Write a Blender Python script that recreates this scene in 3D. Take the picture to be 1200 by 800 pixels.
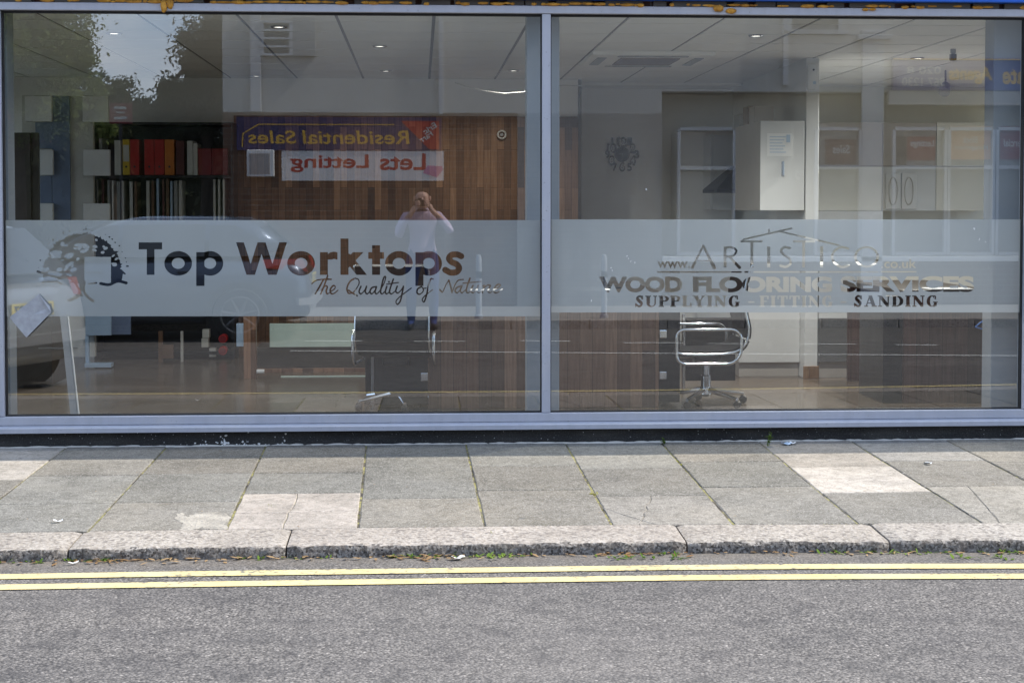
import bpy, bmesh, math, random
import numpy as np
from mathutils import Vector, Matrix
from mathutils.geometry import delaunay_2d_cdt
random.seed(7)
R = math.radians
for o in list(bpy.data.objects): bpy.data.objects.remove(o)
SC = bpy.context.scene
COL = SC.collection

# ---------------------------------------------------------------- camera, sky, sun, exposure
CAM_Y, CAM_Z = -9.45, 1.47
LENS, YAW, PITCH, SHY = 56.1, -3.31, -2.0, -0.0764
cd = bpy.data.cameras.new('camera'); cam = bpy.data.objects.new('camera', cd); COL.objects.link(cam)
cd.sensor_width = 36; cd.lens = LENS; cd.shift_y = SHY; cd.clip_start = 0.02; cd.clip_end = 2000
cam.location = (0, CAM_Y, CAM_Z); cam.rotation_euler = (R(90 + PITCH), 0, R(YAW))
SC.camera = cam
SUN_EL, SUN_AZ = 50, 82.4            # azimuth measured from +Y towards +X
SC.view_settings.view_transform = 'Standard'; SC.view_settings.look = 'None'
SC.view_settings.gamma = 1; SC.view_settings.exposure = 1.05
W = bpy.data.worlds.new('World'); SC.world = W; W.use_nodes = True
nt = W.node_tree; nt.nodes.clear()
sky = nt.nodes.new('ShaderNodeTexSky'); sky.sky_type = 'NISHITA'; sky.sun_disc = False
sky.sun_elevation = R(SUN_EL); sky.sun_rotation = R(SUN_AZ); sky.air_density = 1.0; sky.dust_density = 0.4; sky.ozone_density = 2.5
tc = nt.nodes.new('ShaderNodeTexCoord'); mp = nt.nodes.new('ShaderNodeMapping'); mp.inputs['Scale'].default_value = (1.6, 1.6, 3.4)
mp.inputs['Location'].default_value = (0.8, 0.55, 0.2)
nz = nt.nodes.new('ShaderNodeTexNoise'); nz.inputs['Scale'].default_value = 1.7; nz.inputs['Detail'].default_value = 9; nz.inputs['Roughness'].default_value = 0.55
cr = nt.nodes.new('ShaderNodeValToRGB'); cr.color_ramp.elements[0].position = 0.51; cr.color_ramp.elements[1].position = 0.73
mx = nt.nodes.new('ShaderNodeMix'); mx.data_type = 'RGBA'
bg = nt.nodes.new('ShaderNodeBackground'); bg.inputs['Strength'].default_value = 0.15
out = nt.nodes.new('ShaderNodeOutputWorld')
L = nt.links.new
L(tc.outputs['Generated'], mp.inputs['Vector']); L(mp.outputs['Vector'], nz.inputs['Vector']); L(nz.outputs['Fac'], cr.inputs['Fac'])
hz = nt.nodes.new('ShaderNodeMix'); hz.data_type = 'RGBA'; hz.inputs['Factor'].default_value = 0.55; hz.inputs['B'].default_value = (4.0, 5.4, 8.0, 1)      # thin bright veil over the blue
L(sky.outputs['Color'], hz.inputs['A']); L(cr.outputs['Color'], mx.inputs['Factor']); L(hz.outputs['Result'], mx.inputs['A']); mx.inputs['B'].default_value = (9.5, 9.5, 9.7, 1)
L(mx.outputs['Result'], bg.inputs['Color']); L(bg.outputs['Background'], out.inputs['Surface'])
sl = bpy.data.lights.new('sun', 'SUN'); sl.energy = 3.6; sl.angle = R(0.53); sl.color = (1.0, 0.94, 0.84)
so = bpy.data.objects.new('sun', sl); COL.objects.link(so)
sd = Vector((math.sin(R(SUN_AZ)) * math.cos(R(SUN_EL)), math.cos(R(SUN_AZ)) * math.cos(R(SUN_EL)), math.sin(R(SUN_EL))))
so.rotation_euler = sd.to_track_quat('Z', 'Y').to_euler(); so.location = sd * 40
SC.render.engine = 'CYCLES'
SC.cycles.use_denoising = True
SC.cycles.max_bounces = 14; SC.cycles.diffuse_bounces = 6; SC.cycles.glossy_bounces = 5
SC.cycles.transmission_bounces = 6; SC.cycles.transparent_max_bounces = 16
SC.cycles.sample_clamp_indirect = 6; SC.cycles.caustics_reflective = False; SC.cycles.caustics_refractive = False

# ---------------------------------------------------------------- measuring: photo coordinates -> metres on a plane
_rot = cam.rotation_euler.to_matrix()
def ray(px, py):
    d = Vector(((px - 600) / 1200 * 36 / LENS, ((400 - py) / 1200 + SHY) * 36 / LENS, -1))
    return _rot @ d
def onY(px, py, Y):                       # point of the vertical plane y = Y
    d = ray(px, py); t = (Y - CAM_Y) / d.y
    return Vector((d.x * t, Y, CAM_Z + d.z * t))
def onZ(px, py, z):                       # point of the level z
    d = ray(px, py); t = (z - CAM_Z) / d.z
    return Vector((d.x * t, CAM_Y + d.y * t, z))
def mir(px, py, d):                       # point that the window mirrors, d metres in front of the glass
    p = onY(px, py, d); return Vector((p.x, -d, p.z))

# ---------------------------------------------------------------- materials
class N:
    def __init__(s, name):
        s.m = bpy.data.materials.new(name); s.m.use_nodes = True
        s.t = s.m.node_tree; s.t.nodes.clear(); s.o = s.t.nodes.new('ShaderNodeOutputMaterial')
    def n(s, k, props=None, **inp):
        x = s.t.nodes.new('ShaderNode' + k)
        for a, b in (props or {}).items(): setattr(x, a, b)
        for a, b in inp.items():
            i = x.inputs[a.replace('_', ' ')] if a.replace('_', ' ') in x.inputs else x.inputs[a]
            if isinstance(b, bpy.types.NodeSocket): s.t.links.new(b, i)
            else: i.default_value = b
        return x
    def coord(s, scale=(1, 1, 1), rot=(0, 0, 0), loc=(0, 0, 0)):
        c = s.n('TexCoord'); m = s.n('Mapping', Vector=c.outputs['Object'], Scale=scale, Rotation=rot, Location=loc)
        return m.outputs['Vector']
    def noise(s, vec, scale, detail=5, rough=0.55):
        return s.n('TexNoise', Vector=vec, Scale=scale, Detail=detail, Roughness=rough).outputs['Fac']
    def ramp(s, fac, stops):
        r = s.n('ValToRGB', Fac=fac); e = r.color_ramp.elements
        while len(e) < len(stops): e.new(0.5)
        for k, (p, c) in enumerate(stops):
            e[k].position = p; e[k].color = (c, c, c, 1) if isinstance(c, (int, float)) else (*c, 1)
        return r.outputs['Color']
    def mix(s, f, a, b, bt='MIX'):
        m = s.n('Mix', {'data_type': 'RGBA', 'blend_type': bt})
        for nm, v in (('Factor', f), ('A', a), ('B', b)):
            i = [q for q in m.inputs if q.name == nm and q.enabled][0]
            if isinstance(v, bpy.types.NodeSocket): s.t.links.new(v, i)
            elif isinstance(v, tuple): i.default_value = (*v, 1)
            else: i.default_value = v
        return [q for q in m.outputs if q.enabled][0]
    def math(s, op, a, b=0.0):
        m = s.n('Math', {'operation': op})
        for k, v in ((0, a), (1, b)):
            if isinstance(v, bpy.types.NodeSocket): s.t.links.new(v, m.inputs[k])
            else: m.inputs[k].default_value = v
        return m.outputs[0]
    def bump(s, h, strength=0.3, dist=0.01):
        return s.n('Bump', Height=h, Strength=strength, Distance=dist).outputs['Normal']
    def bsdf(s, col, rough=0.6, metal=0.0, normal=None, spec=0.4, **kw):
        p = s.n('BsdfPrincipled')
        for nm, v in (('Base Color', col), ('Roughness', rough), ('Metallic', metal), ('Specular IOR Level', spec), ('Normal', normal)) + tuple(kw.items()):
            if v is None: continue
            i = p.inputs[nm]
            if isinstance(v, bpy.types.NodeSocket): s.t.links.new(v, i)
            elif isinstance(v, tuple) and len(v) == 3: i.default_value = (*v, 1)
            else: i.default_value = v
        s.t.links.new(p.outputs[0], s.o.inputs['Surface'])
        return s.m
def paint(name, c, rough=0.5, var=0.12, scale=6, bump=0.05, metal=0.0, spec=0.4, dist=0.004, fine=60):
    k = N(name); v = k.coord()
    n1 = k.noise(v, scale, 6); n2 = k.noise(v, fine, 3)
    a = tuple(x * (1 - var) for x in c); b = tuple(min(1, x * (1 + var)) for x in c)
    col = k.mix(k.ramp(n1, [(0.3, 0), (0.7, 1)]), a, b)
    rg = k.n('MapRange', Value=n1, To_Min=max(0.02, rough - 0.08), To_Max=min(1, rough + 0.08)).outputs[0]
    return k.bsdf(col, rg, metal, k.bump(n2, bump, dist) if bump else None, spec)
def planks(name, cols, bw=1.2, rh=0.09, rough=0.45, vertical=True):
    k = N(name); c = k.n('TexCoord'); sp = k.n('SeparateXYZ', Vector=c.outputs['Object'])
    horiz = k.math('ADD', sp.outputs['X'], sp.outputs['Y'])
    cb = k.n('CombineXYZ', X=sp.outputs['Z'] if vertical else horiz, Y=horiz if vertical else sp.outputs['Z'])
    b = k.n('TexBrick', {'offset': 0.37, 'offset_frequency': 2}, Vector=cb.outputs[0], Scale=1.0, Mortar_Size=0.0012, Mortar_Smooth=0.1, Bias=0.0,
            Brick_Width=bw, Row_Height=rh, Color1=(0, 0, 0, 1), Color2=(1, 1, 1, 1), Mortar=(0.5, 0.5, 0.5, 1))
    mp2 = k.n('Mapping', Vector=cb.outputs[0], Scale=(4, 60, 1)); g = k.noise(mp2.outputs[0], 1.0, 7, 0.6)
    base = k.ramp(b.outputs['Color'], [(i / (len(cols) - 1), cc) for i, cc in enumerate(cols)])
    col = k.mix(k.ramp(g, [(0.25, 0), (0.75, 1)]), k.mix(1.0, base, (0.5, 0.47, 0.45), 'MULTIPLY'), base)
    col = k.mix(b.outputs['Fac'], col, (0.01, 0.008, 0.006))
    return k.bsdf(col, rough, 0, k.bump(g, 0.1, 0.003))
def bricks(name, c1, c2, mortar):
    k = N(name); c = k.n('TexCoord'); sp = k.n('SeparateXYZ', Vector=c.outputs['Object'])
    cb = k.n('CombineXYZ', X=k.math('ADD', sp.outputs['X'], sp.outputs['Y']), Y=sp.outputs['Z'])
    b = k.n('TexBrick', Vector=cb.outputs[0], Scale=1.0, Mortar_Size=0.006, Mortar_Smooth=0.2, Bias=-0.1, Brick_Width=0.225, Row_Height=0.075,
            Color1=(*c1, 1), Color2=(*c2, 1), Mortar=(*mortar, 1))
    n1 = k.noise(c.outputs['Object'], 1.2, 6); n2 = k.noise(c.outputs['Object'], 40, 4)
    col = k.mix(k.ramp(n1, [(0.3, 0), (0.75, 0.35)]), b.outputs['Color'], (0.05, 0.035, 0.03))
    h = k.math('SUBTRACT', n2, b.outputs['Fac'])
    return k.bsdf(col, 0.9, 0, k.bump(h, 0.5, 0.006), 0.2)
def chrome(name, c=(0.75, 0.76, 0.78), rough=0.12):
    k = N(name); n1 = k.noise(k.coord(), 30, 3)
    return k.bsdf(c, k.n('MapRange', Value=n1, To_Min=rough * 0.6, To_Max=rough * 1.6).outputs[0], 1.0)

M = {}
# asphalt: stones of several sizes in dark binder, polished wheel bands, stains and a dusty gutter
k = N('asphalt'); v = k.coord()
vo = k.n('TexVoronoi', Vector=v, Scale=108.0, Randomness=1.0); vo2 = k.n('TexVoronoi', Vector=v, Scale=190.0); vo3 = k.n('TexVoronoi', Vector=v, Scale=34.0)
big = k.noise(v, 0.45, 5); mid = k.noise(v, 6, 7, 0.62); wide = k.noise(k.n('Mapping', Vector=v, Scale=(0.25, 2.2, 1)).outputs[0], 1.0, 4)
chip = k.ramp(vo.outputs['Color'], [(0.0, (0.045, 0.043, 0.041)), (0.3, (0.108, 0.104, 0.098)), (0.65, (0.185, 0.176, 0.165)), (0.9, (0.32, 0.303, 0.283)), (1.0, (0.60, 0.57, 0.54))])
chip2 = k.ramp(vo2.outputs['Color'], [(0.0, (0.03, 0.03, 0.03)), (0.6, (0.155, 0.148, 0.14)), (1.0, (0.28, 0.265, 0.248))])
col = k.mix(0.28, chip, chip2)
col = k.mix(k.ramp(vo.outputs['Distance'], [(0.4, 0), (0.8, 0.85)]), col, (0.022, 0.021, 0.021))
col = k.mix(k.ramp(vo3.outputs['Color'], [(0.965, 0), (0.97, 0.8)]), col, k.mix(k.ramp(vo3.outputs['Distance'], [(0.12, 0), (0.2, 1)]), (0.5, 0.48, 0.44), col))
col = k.mix(k.ramp(big, [(0.35, 0.0), (0.68, 0.3)]), col, (0.215, 0.204, 0.19))
col = k.mix(k.ramp(wide, [(0.4, 0.3), (0.62, 0.0)]), col, (0.065, 0.064, 0.066))
col = k.mix(k.ramp(mid, [(0.34, 0.5), (0.5, 0.0)]), col, (0.045, 0.044, 0.045))
col = k.mix(k.ramp(k.noise(v, 1.3, 3), [(0.68, 0.0), (0.78, 0.35)]), col, (0.03, 0.03, 0.03))
sy = k.n('SeparateXYZ', Vector=v).outputs['Y']
col = k.mix(k.math('MULTIPLY', k.n('MapRange', Value=sy, From_Min=-2.98, From_Max=-2.78).outputs[0], k.ramp(k.noise(v, 12, 5), [(0.35, 0.2), (0.6, 0.75)])), col, (0.13, 0.115, 0.095))
h = k.math('SUBTRACT', k.math('MULTIPLY', mid, 0.5), k.math('MULTIPLY', vo.outputs['Distance'], 0.9))
col = k.mix(1.0, col, (1.0, 0.955, 0.915), 'MULTIPLY')
M['asphalt'] = k.bsdf(col, 0.8, 0, k.bump(h, 0.5, 0.006), 0.25)
# concrete slabs, tint per slab from a colour attribute of the mesh (each slab its own batch)
def slabmat(name, mul=1.0):
    k = N(name); v = k.coord(); at = k.n('VertexColor', {'layer_name': 'slab'}); c0 = at.outputs['Color']
    n0 = k.noise(v, 0.9, 5); n1 = k.noise(v, 2.6, 8, 0.65); n2 = k.noise(v, 22, 7, 0.65); vo = k.n('TexVoronoi', Vector=v, Scale=170.0); vb = k.n('TexVoronoi', Vector=v, Scale=125.0)
    col = k.mix(k.ramp(n1, [(0.36, 1.0), (0.56, 0.0)]), c0, k.mix(1.0, c0, (0.70, 0.70, 0.69), 'MULTIPLY'))
    col = k.mix(k.ramp(n0, [(0.42, 0.0), (0.62, 0.5)]), col, k.mix(1.0, c0, (1.22, 1.17, 1.08), 'MULTIPLY'))
    col = k.mix(k.ramp(n2, [(0.40, 0.55), (0.56, 0.0)]), col, k.mix(1.0, col, (0.55, 0.55, 0.53), 'MULTIPLY'))
    col = k.mix(k.ramp(vo.outputs['Color'], [(0.55, 0.0), (1.0, 0.62)]), col, (0.41, 0.385, 0.345))
    col = k.mix(k.ramp(vb.outputs['Color'], [(0.0, 0.7), (0.3, 0.0)]), col, (0.065, 0.062, 0.056))
    gum = k.n('TexVoronoi', Vector=v, Scale=3.1); gm = k.math('MULTIPLY', k.ramp(gum.outputs['Distance'], [(0.045, 1), (0.06, 0)]), k.ramp(gum.outputs['Color'], [(0.45, 0), (0.5, 0.65)]))
    col = k.mix(gm, col, (0.10, 0.098, 0.092))
    gum = k.n('TexVoronoi', Vector=v, Scale=4.3, Randomness=1.0); gm = k.math('MULTIPLY', k.ramp(gum.outputs['Distance'], [(0.035, 1), (0.05, 0)]), k.ramp(gum.outputs['Color'], [(0.6, 0), (0.65, 0.6)]))
    col = k.mix(gm, col, (0.40, 0.38, 0.34))
    hh = k.math('ADD', k.math('MULTIPLY', n2, 0.8), k.math('MULTIPLY', vo.outputs['Distance'], 0.5))
    return k.bsdf(col, 0.88, 0, k.bump(hh, 0.65, 0.005), 0.25)
M['slab'] = slabmat('slab_concrete')
k = N('granite'); v = k.coord(); n1 = k.noise(v, 3, 6); vo = k.n('TexVoronoi', Vector=v, Scale=110.0)
at = k.n('VertexColor', {'layer_name': 'slab'})
col = k.mix(k.ramp(vo.outputs['Color'], [(0.2, 0.0), (1.0, 0.8)]), at.outputs['Color'], (0.46, 0.42, 0.375))
col = k.mix(k.ramp(k.noise(v, 45, 4), [(0.36, 0.75), (0.5, 0.0)]), col, (0.10, 0.085, 0.075))
col = k.mix(k.ramp(n1, [(0.35, 0.35), (0.65, 0)]), col, (0.17, 0.145, 0.12))
M['granite'] = k.bsdf(col, 0.85, 0, k.bump(k.math('ADD', k.noise(v, 40, 6), k.math('MULTIPLY', n1, 2.0)), 0.8, 0.012), 0.3)
k = N('joint_bed'); v = k.coord(); n1 = k.noise(v, 7, 7)
M['bed'] = k.bsdf(k.ramp(n1, [(0.36, (0.035, 0.03, 0.024)), (0.47, (0.10, 0.085, 0.055)), (0.55, (0.24, 0.22, 0.075)), (0.62, (0.13, 0.115, 0.07)), (0.72, (0.05, 0.045, 0.03))]), 0.95, 0, k.bump(k.noise(v, 90, 4), 0.6, 0.01))
k = N('yellow_line'); v = k.coord(); n1 = k.noise(v, 30, 7, 0.65); n2 = k.noise(v, 2.5, 4)
wear = k.ramp(k.math('ADD', k.math('MULTIPLY', n1, 0.7), k.math('MULTIPLY', n2, 0.3)), [(0.37, 1), (0.46, 0.14), (0.6, 0.0)])
col = k.mix(wear, k.mix(k.ramp(k.noise(v, 3, 4), [(0.35, 0), (0.65, 1)]), (0.58, 0.455, 0.195), (0.63, 0.52, 0.26)), (0.13, 0.125, 0.11))
M['yellow'] = k.bsdf(col, 0.75, 0, k.bump(n1, 0.5, 0.004), 0.3)
k = N('frame_paint'); v = k.coord(); st = k.noise(k.n('Mapping', Vector=v, Scale=(22, 22, 1.2)).outputs[0], 1.0, 5); du = k.noise(v, 5, 6)
col = k.mix(k.ramp(st, [(0.4, 0.0), (0.7, 0.35)]), (0.40, 0.405, 0.45), (0.31, 0.315, 0.34)); col = k.mix(k.ramp(du, [(0.5, 0.0), (0.75, 0.45)]), col, (0.47, 0.46, 0.46)); col = k.mix(k.ramp(k.noise(v, 70, 3), [(0.66, 0), (0.72, 0.6)]), col, (0.16, 0.155, 0.15))
M['frame'] = k.bsdf(col, k.n('MapRange', Value=du, To_Min=0.28, To_Max=0.55).outputs[0], 0, k.bump(du, 0.05, 0.004))
M['frame_in'] = paint('column_paint', (0.25, 0.27, 0.30), 0.5, 0.06, 2.0, 0.03)
M['gasket'] = paint('gasket', (0.012, 0.012, 0.014), 0.6)
M['fascia'] = paint('fascia_blue', (0.02, 0.11, 0.52), 0.35, 0.08, 3)
k = N('foam'); v = k.coord(); M['foam'] = k.bsdf(k.ramp(k.noise(v, 14, 5), [(0.3, (0.30, 0.13, 0.02)), (0.6, (0.62, 0.30, 0.04)), (0.75, (0.75, 0.42, 0.09))]), 0.8, 0, k.bump(k.noise(v, 60, 5), 0.8, 0.02))
k = N('black_plinth'); v = k.coord(); n1 = k.noise(v, 3, 6)
col = k.mix(k.ramp(n1, [(0.35, 0), (0.7, 1)]), (0.010, 0.010, 0.011), (0.030, 0.029, 0.028))
mpp = k.coord((1, 1, 1)); fl = k.n('TexVoronoi', Vector=mpp, Scale=38.0)
zone = k.ramp(k.noise(v, 1.7, 3), [(0.46, 0.0), (0.62, 1.0)])
fleck = k.math('MULTIPLY', k.ramp(fl.outputs['Distance'], [(0.07, 1), (0.12, 0)]), k.math('ADD', zone, 0.35))
col = k.mix(fleck, col, (0.5, 0.5, 0.5)); col = k.mix(k.ramp(k.noise(v, 120, 3), [(0.56, 0), (0.75, 0.35)]), col, (0.22, 0.22, 0.215)); col = k.mix(k.ramp(k.noise(k.coord((3, 3, 14)), 1.0, 6), [(0.5, 0), (0.7, 0.3)]), col, (0.085, 0.08, 0.072))
M['plinth'] = k.bsdf(col, 0.6, 0, k.bump(k.noise(v, 60, 6), 0.6, 0.01), 0.4)
# window glass: clear sheet, mirror-like part of the light returned by both faces of the double glazing
def glass(name, base, tint):
    k = N(name); ge = k.n('NewGeometry'); dt = k.n('VectorMath', {'operation': 'DOT_PRODUCT'})      # Schlick's law, the same from both faces of the thin sheet
    k.t.links.new(ge.outputs['Normal'], dt.inputs[0]); k.t.links.new(ge.outputs['Incoming'], dt.inputs[1])
    sch = k.math('POWER', k.math('SUBTRACT', 1.0, k.math('ABSOLUTE', dt.outputs['Value'])), 5.0)
    f = k.math('MINIMUM', k.math('ADD', k.math('MULTIPLY', sch, 1.0 - base), base), 1.0)
    g = k.n('BsdfGlossy', Color=(0.97, 0.985, 1, 1), Roughness=0.0); t = k.n('BsdfTransparent', Color=(*tint, 1))
    mixs = k.n('MixShader', Fac=f); k.t.links.new(t.outputs[0], mixs.inputs[1]); k.t.links.new(g.outputs[0], mixs.inputs[2])
    k.t.links.new(mixs.outputs[0], k.o.inputs['Surface']); return k.m
M['added_sideglass'] = glass('added_side_glass', 0.06, (0.97, 0.98, 0.97))
M['glass'] = glass('window_glass', 0.15, (0.90, 0.93, 0.91))
k = N('frosted_film'); v = k.coord(); n1 = k.noise(v, 1.2, 4)
c1 = k.mix(k.ramp(n1, [(0.3, 0), (0.7, 1)]), (0.42, 0.455, 0.50), (0.46, 0.495, 0.54))
d = k.n('BsdfDiffuse', Color=c1); t = k.n('BsdfTranslucent', Color=c1); tr = k.n('BsdfTransparent', Color=(0.9, 0.92, 0.93, 1))
m1 = k.n('MixShader', Fac=0.45); k.t.links.new(d.outputs[0], m1.inputs[1]); k.t.links.new(t.outputs[0], m1.inputs[2])
m2 = k.n('MixShader', Fac=0.035); k.t.links.new(m1.outputs[0], m2.inputs[1]); k.t.links.new(tr.outputs[0], m2.inputs[2])
k.t.links.new(m2.outputs[0], k.o.inputs['Surface']); M['film'] = k.m
# interior
M['ceil'] = paint('ceiling_tile', (0.86, 0.85, 0.825), 0.9, 0.03, 3, 0.15, fine=180)
M['tbar'] = paint('ceiling_grid', (0.24, 0.23, 0.225), 0.6)
M['wall'] = paint('wall_taupe', (0.80, 0.785, 0.76), 0.85, 0.04, 2, 0.08)
M['cream'] = paint('wall_cream', (0.71, 0.69, 0.62), 0.85, 0.04, 2, 0.08)
M['white'] = paint('white_gloss', (0.64, 0.64, 0.63), 0.25, 0.03, 2, 0.02)
M['casing'] = paint('casing_white', (0.88, 0.87, 0.83), 0.5, 0.02, 2, 0.02)
M['whitem'] = paint('white_matt', (0.68, 0.68, 0.67), 0.7, 0.04, 3, 0.05)
M['grey'] = paint('dark_grey_panel', (0.12, 0.12, 0.12), 0.25, 0.06)
M['taupe'] = paint('taupe_panel', (0.42, 0.38, 0.34), 0.5, 0.05)
M['black'] = paint('black_panel', (0.012, 0.012, 0.013), 0.4, 0.2)
M['leather'] = paint('black_leather', (0.014, 0.014, 0.015), 0.45, 0.2, 12, 0.3, fine=150)
M['bluegrey'] = paint('blue_grey_panel', (0.14, 0.18, 0.27), 0.4, 0.06)
M['beige'] = paint('grey_beige_panel', (0.50, 0.485, 0.45), 0.5, 0.06)
M['umber'] = paint('dark_umber_panel', (0.055, 0.046, 0.038), 0.4, 0.12)
M['chrome'] = chrome('chrome'); M['steel'] = chrome('brushed_steel', (0.45, 0.45, 0.46), 0.3)
M['oak'] = planks('oak_boards', [(0.22, 0.12, 0.055), (0.30, 0.17, 0.08), (0.26, 0.15, 0.07)], 1.4, 0.12, 0.25)
M['walnutwall'] = planks('reclaimed_planks', [(0.08, 0.042, 0.025), (0.24, 0.13, 0.072), (0.13, 0.066, 0.036), (0.36, 0.20, 0.11), (0.05, 0.028, 0.019)], 0.55, 0.062, 0.5)
M['desk'] = planks('desk_wood', [(0.12, 0.07, 0.05), (0.28, 0.155, 0.10), (0.17, 0.09, 0.06), (0.38, 0.22, 0.14), (0.09, 0.052, 0.04)], 0.8, 0.085, 0.35)
M['deskdark'] = planks('dark_desk_wood', [(0.07, 0.042, 0.033), (0.12, 0.066, 0.05), (0.09, 0.05, 0.038), (0.15, 0.075, 0.055)], 0.7, 0.09, 0.35)
k = N('wood_floor'); c = k.n('TexCoord'); b = k.n('TexBrick', {'offset': 0.4}, Vector=c.outputs['Object'], Scale=1.0, Mortar_Size=0.0015, Brick_Width=1.3, Row_Height=0.13,
    Color1=(0.115, 0.085, 0.06, 1), Color2=(0.155, 0.118, 0.085, 1), Mortar=(0.03, 0.02, 0.01, 1))
g = k.noise(k.n('Mapping', Vector=c.outputs['Object'], Scale=(3, 45, 1)).outputs[0], 1.0, 6)
M['floor'] = k.bsdf(k.mix(k.ramp(g, [(0.3, 0.5), (0.7, 0)]), b.outputs['Color'], (0.085, 0.062, 0.042)), 0.22, 0, k.bump(g, 0.06, 0.003))
for nm, c in dict(red=(0.45, 0.02, 0.018), yel=(0.62, 0.42, 0.03), orange=(0.62, 0.20, 0.03), offw=(0.55, 0.54, 0.50), dred=(0.20, 0.012, 0.016), plum=(0.10, 0.03, 0.03),
                  navy=(0.028, 0.04, 0.20), signnavy=(0.034, 0.030, 0.095), gold=(0.62, 0.36, 0.05), sred=(0.42, 0.03, 0.02), tan=(0.62, 0.30, 0.14), pink=(0.55, 0.22, 0.36), mint=(0.50, 0.60, 0.54),
                  pblue=(0.36, 0.47, 0.60), ink=(0.02, 0.02, 0.022), cabl=(0.10, 0.22, 0.55), sgrey=(0.28, 0.28, 0.28), brown=(0.15, 0.085, 0.05), plate=(0.72, 0.55, 0.06)).items():
    M[nm] = paint(nm + '_paint', c, 0.5, 0.07)
M['brick'] = bricks('brown_brick', (0.11, 0.055, 0.036), (0.17, 0.09, 0.055), (0.18, 0.155, 0.13))
M['dbrick'] = bricks('dark_brick', (0.10, 0.05, 0.038), (0.15, 0.075, 0.05), (0.2, 0.18, 0.16))
M['pbrick'] = bricks('painted_brick', (0.33, 0.318, 0.30), (0.37, 0.355, 0.335), (0.30, 0.288, 0.27))
M['trimgrey'] = paint('weathered_white_trim', (0.42, 0.43, 0.45), 0.7, 0.08, 3, 0.1)
M['pebble'] = paint('pebbledash', (0.42, 0.41, 0.39), 0.9, 0.06, 4, 0.5, fine=140)
M['render'] = paint('cream_render', (0.55, 0.52, 0.47), 0.9, 0.08, 1.5, 0.3)
M['roof'] = paint('roof_tiles', (0.14, 0.06, 0.045), 0.85, 0.25, 9, 0.4)
M['pane'] = paint('dark_pane', (0.05, 0.055, 0.06), 0.06, 0.3, 1.2, 0, spec=0.6)
M['shoppane'] = paint('shop_pane', (0.20, 0.195, 0.185), 0.08, 0.12, 1.5, 0, spec=0.5)
M['blind'] = paint('pale_blind', (0.50, 0.46, 0.38), 0.8, 0.06)
k = N('car_slate'); n1 = k.noise(k.coord(), 400, 2)
M['slate'] = k.bsdf(k.mix(n1, (0.045, 0.06, 0.095), (0.065, 0.085, 0.125)), 0.3, 0.5, None, 0.5, **{'Coat Weight': 1.0, 'Coat Roughness': 0.04})
k = N('car_silver'); n1 = k.noise(k.coord(), 400, 2)
M['silver'] = k.bsdf(k.mix(n1, (0.46, 0.455, 0.43), (0.56, 0.55, 0.52)), 0.32, 0.65, None, 0.5, **{'Coat Weight': 1.0, 'Coat Roughness': 0.04})
M['tyre'] = paint('tyre', (0.018, 0.018, 0.018), 0.85, 0.2, 20, 0.2)
k = N('tail_lamp'); M['lamp'] = k.bsdf((0.28, 0.012, 0.01), 0.08, 0, None, 0.6, **{'Coat Weight': 1.0})
M['skin'] = paint('skin', (0.55, 0.33, 0.25), 0.5, 0.08, 9, 0.05)
M['shirt'] = paint('lilac_shirt', (0.56, 0.44, 0.54), 0.85, 0.06, 6, 0.3, fine=30, dist=0.01)
M['jeans'] = paint('blue_denim', (0.035, 0.06, 0.20), 0.9, 0.15, 9, 0.3)
M['shoe'] = paint('dark_shoe', (0.03, 0.025, 0.02), 0.5)
def leafmat(name, a, b):
    k = N(name); n1 = k.noise(k.coord(), 1.3, 4); n2 = k.n('ObjectInfo')
    col = k.mix(k.ramp(n1, [(0.35, 0), (0.65, 1)]), a, b)
    p = k.n('BsdfDiffuse', Color=col); t = k.n('BsdfTranslucent', Color=col); ms = k.n('MixShader', Fac=0.3)
    k.t.links.new(p.outputs[0], ms.inputs[1]); k.t.links.new(t.outputs[0], ms.inputs[2]); k.t.links.new(ms.outputs[0], k.o.inputs['Surface']); return k.m
M['leaf'] = leafmat('green_leaf', (0.11, 0.15, 0.045), (0.20, 0.235, 0.10))
M['leafd'] = leafmat('dark_leaf', (0.05, 0.06, 0.034), (0.085, 0.092, 0.055))
M['weed'] = leafmat('weed_leaf', (0.07, 0.13, 0.02), (0.17, 0.24, 0.05))
M['moss'] = leafmat('joint_moss', (0.16, 0.17, 0.035), (0.30, 0.28, 0.08))
M['deadleaf'] = leafmat('dead_leaf', (0.22, 0.12, 0.05), (0.42, 0.30, 0.17))
M['bark'] = paint('bark', (0.08, 0.06, 0.045), 0.9, 0.3, 12, 0.8, dist=0.02)
M['ground'] = paint('ground_earth', (0.10, 0.10, 0.06), 0.95, 0.25, 0.6, 0.5, dist=0.03)
M['paving'] = paint('far_paving', (0.28, 0.27, 0.25), 0.9, 0.1, 2, 0.3)
k = N('bulb_added_glow'); e_ = k.n('Emission', Color=(1, .95, .86, 1), Strength=1.6); k.t.links.new(e_.outputs[0], k.o.inputs['Surface']); M['bulb'] = k.m  # glow added so the downlight bulbs read as lit
M['paper'] = paint('paper', (0.74, 0.74, 0.73), 0.8, 0.03)

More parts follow.
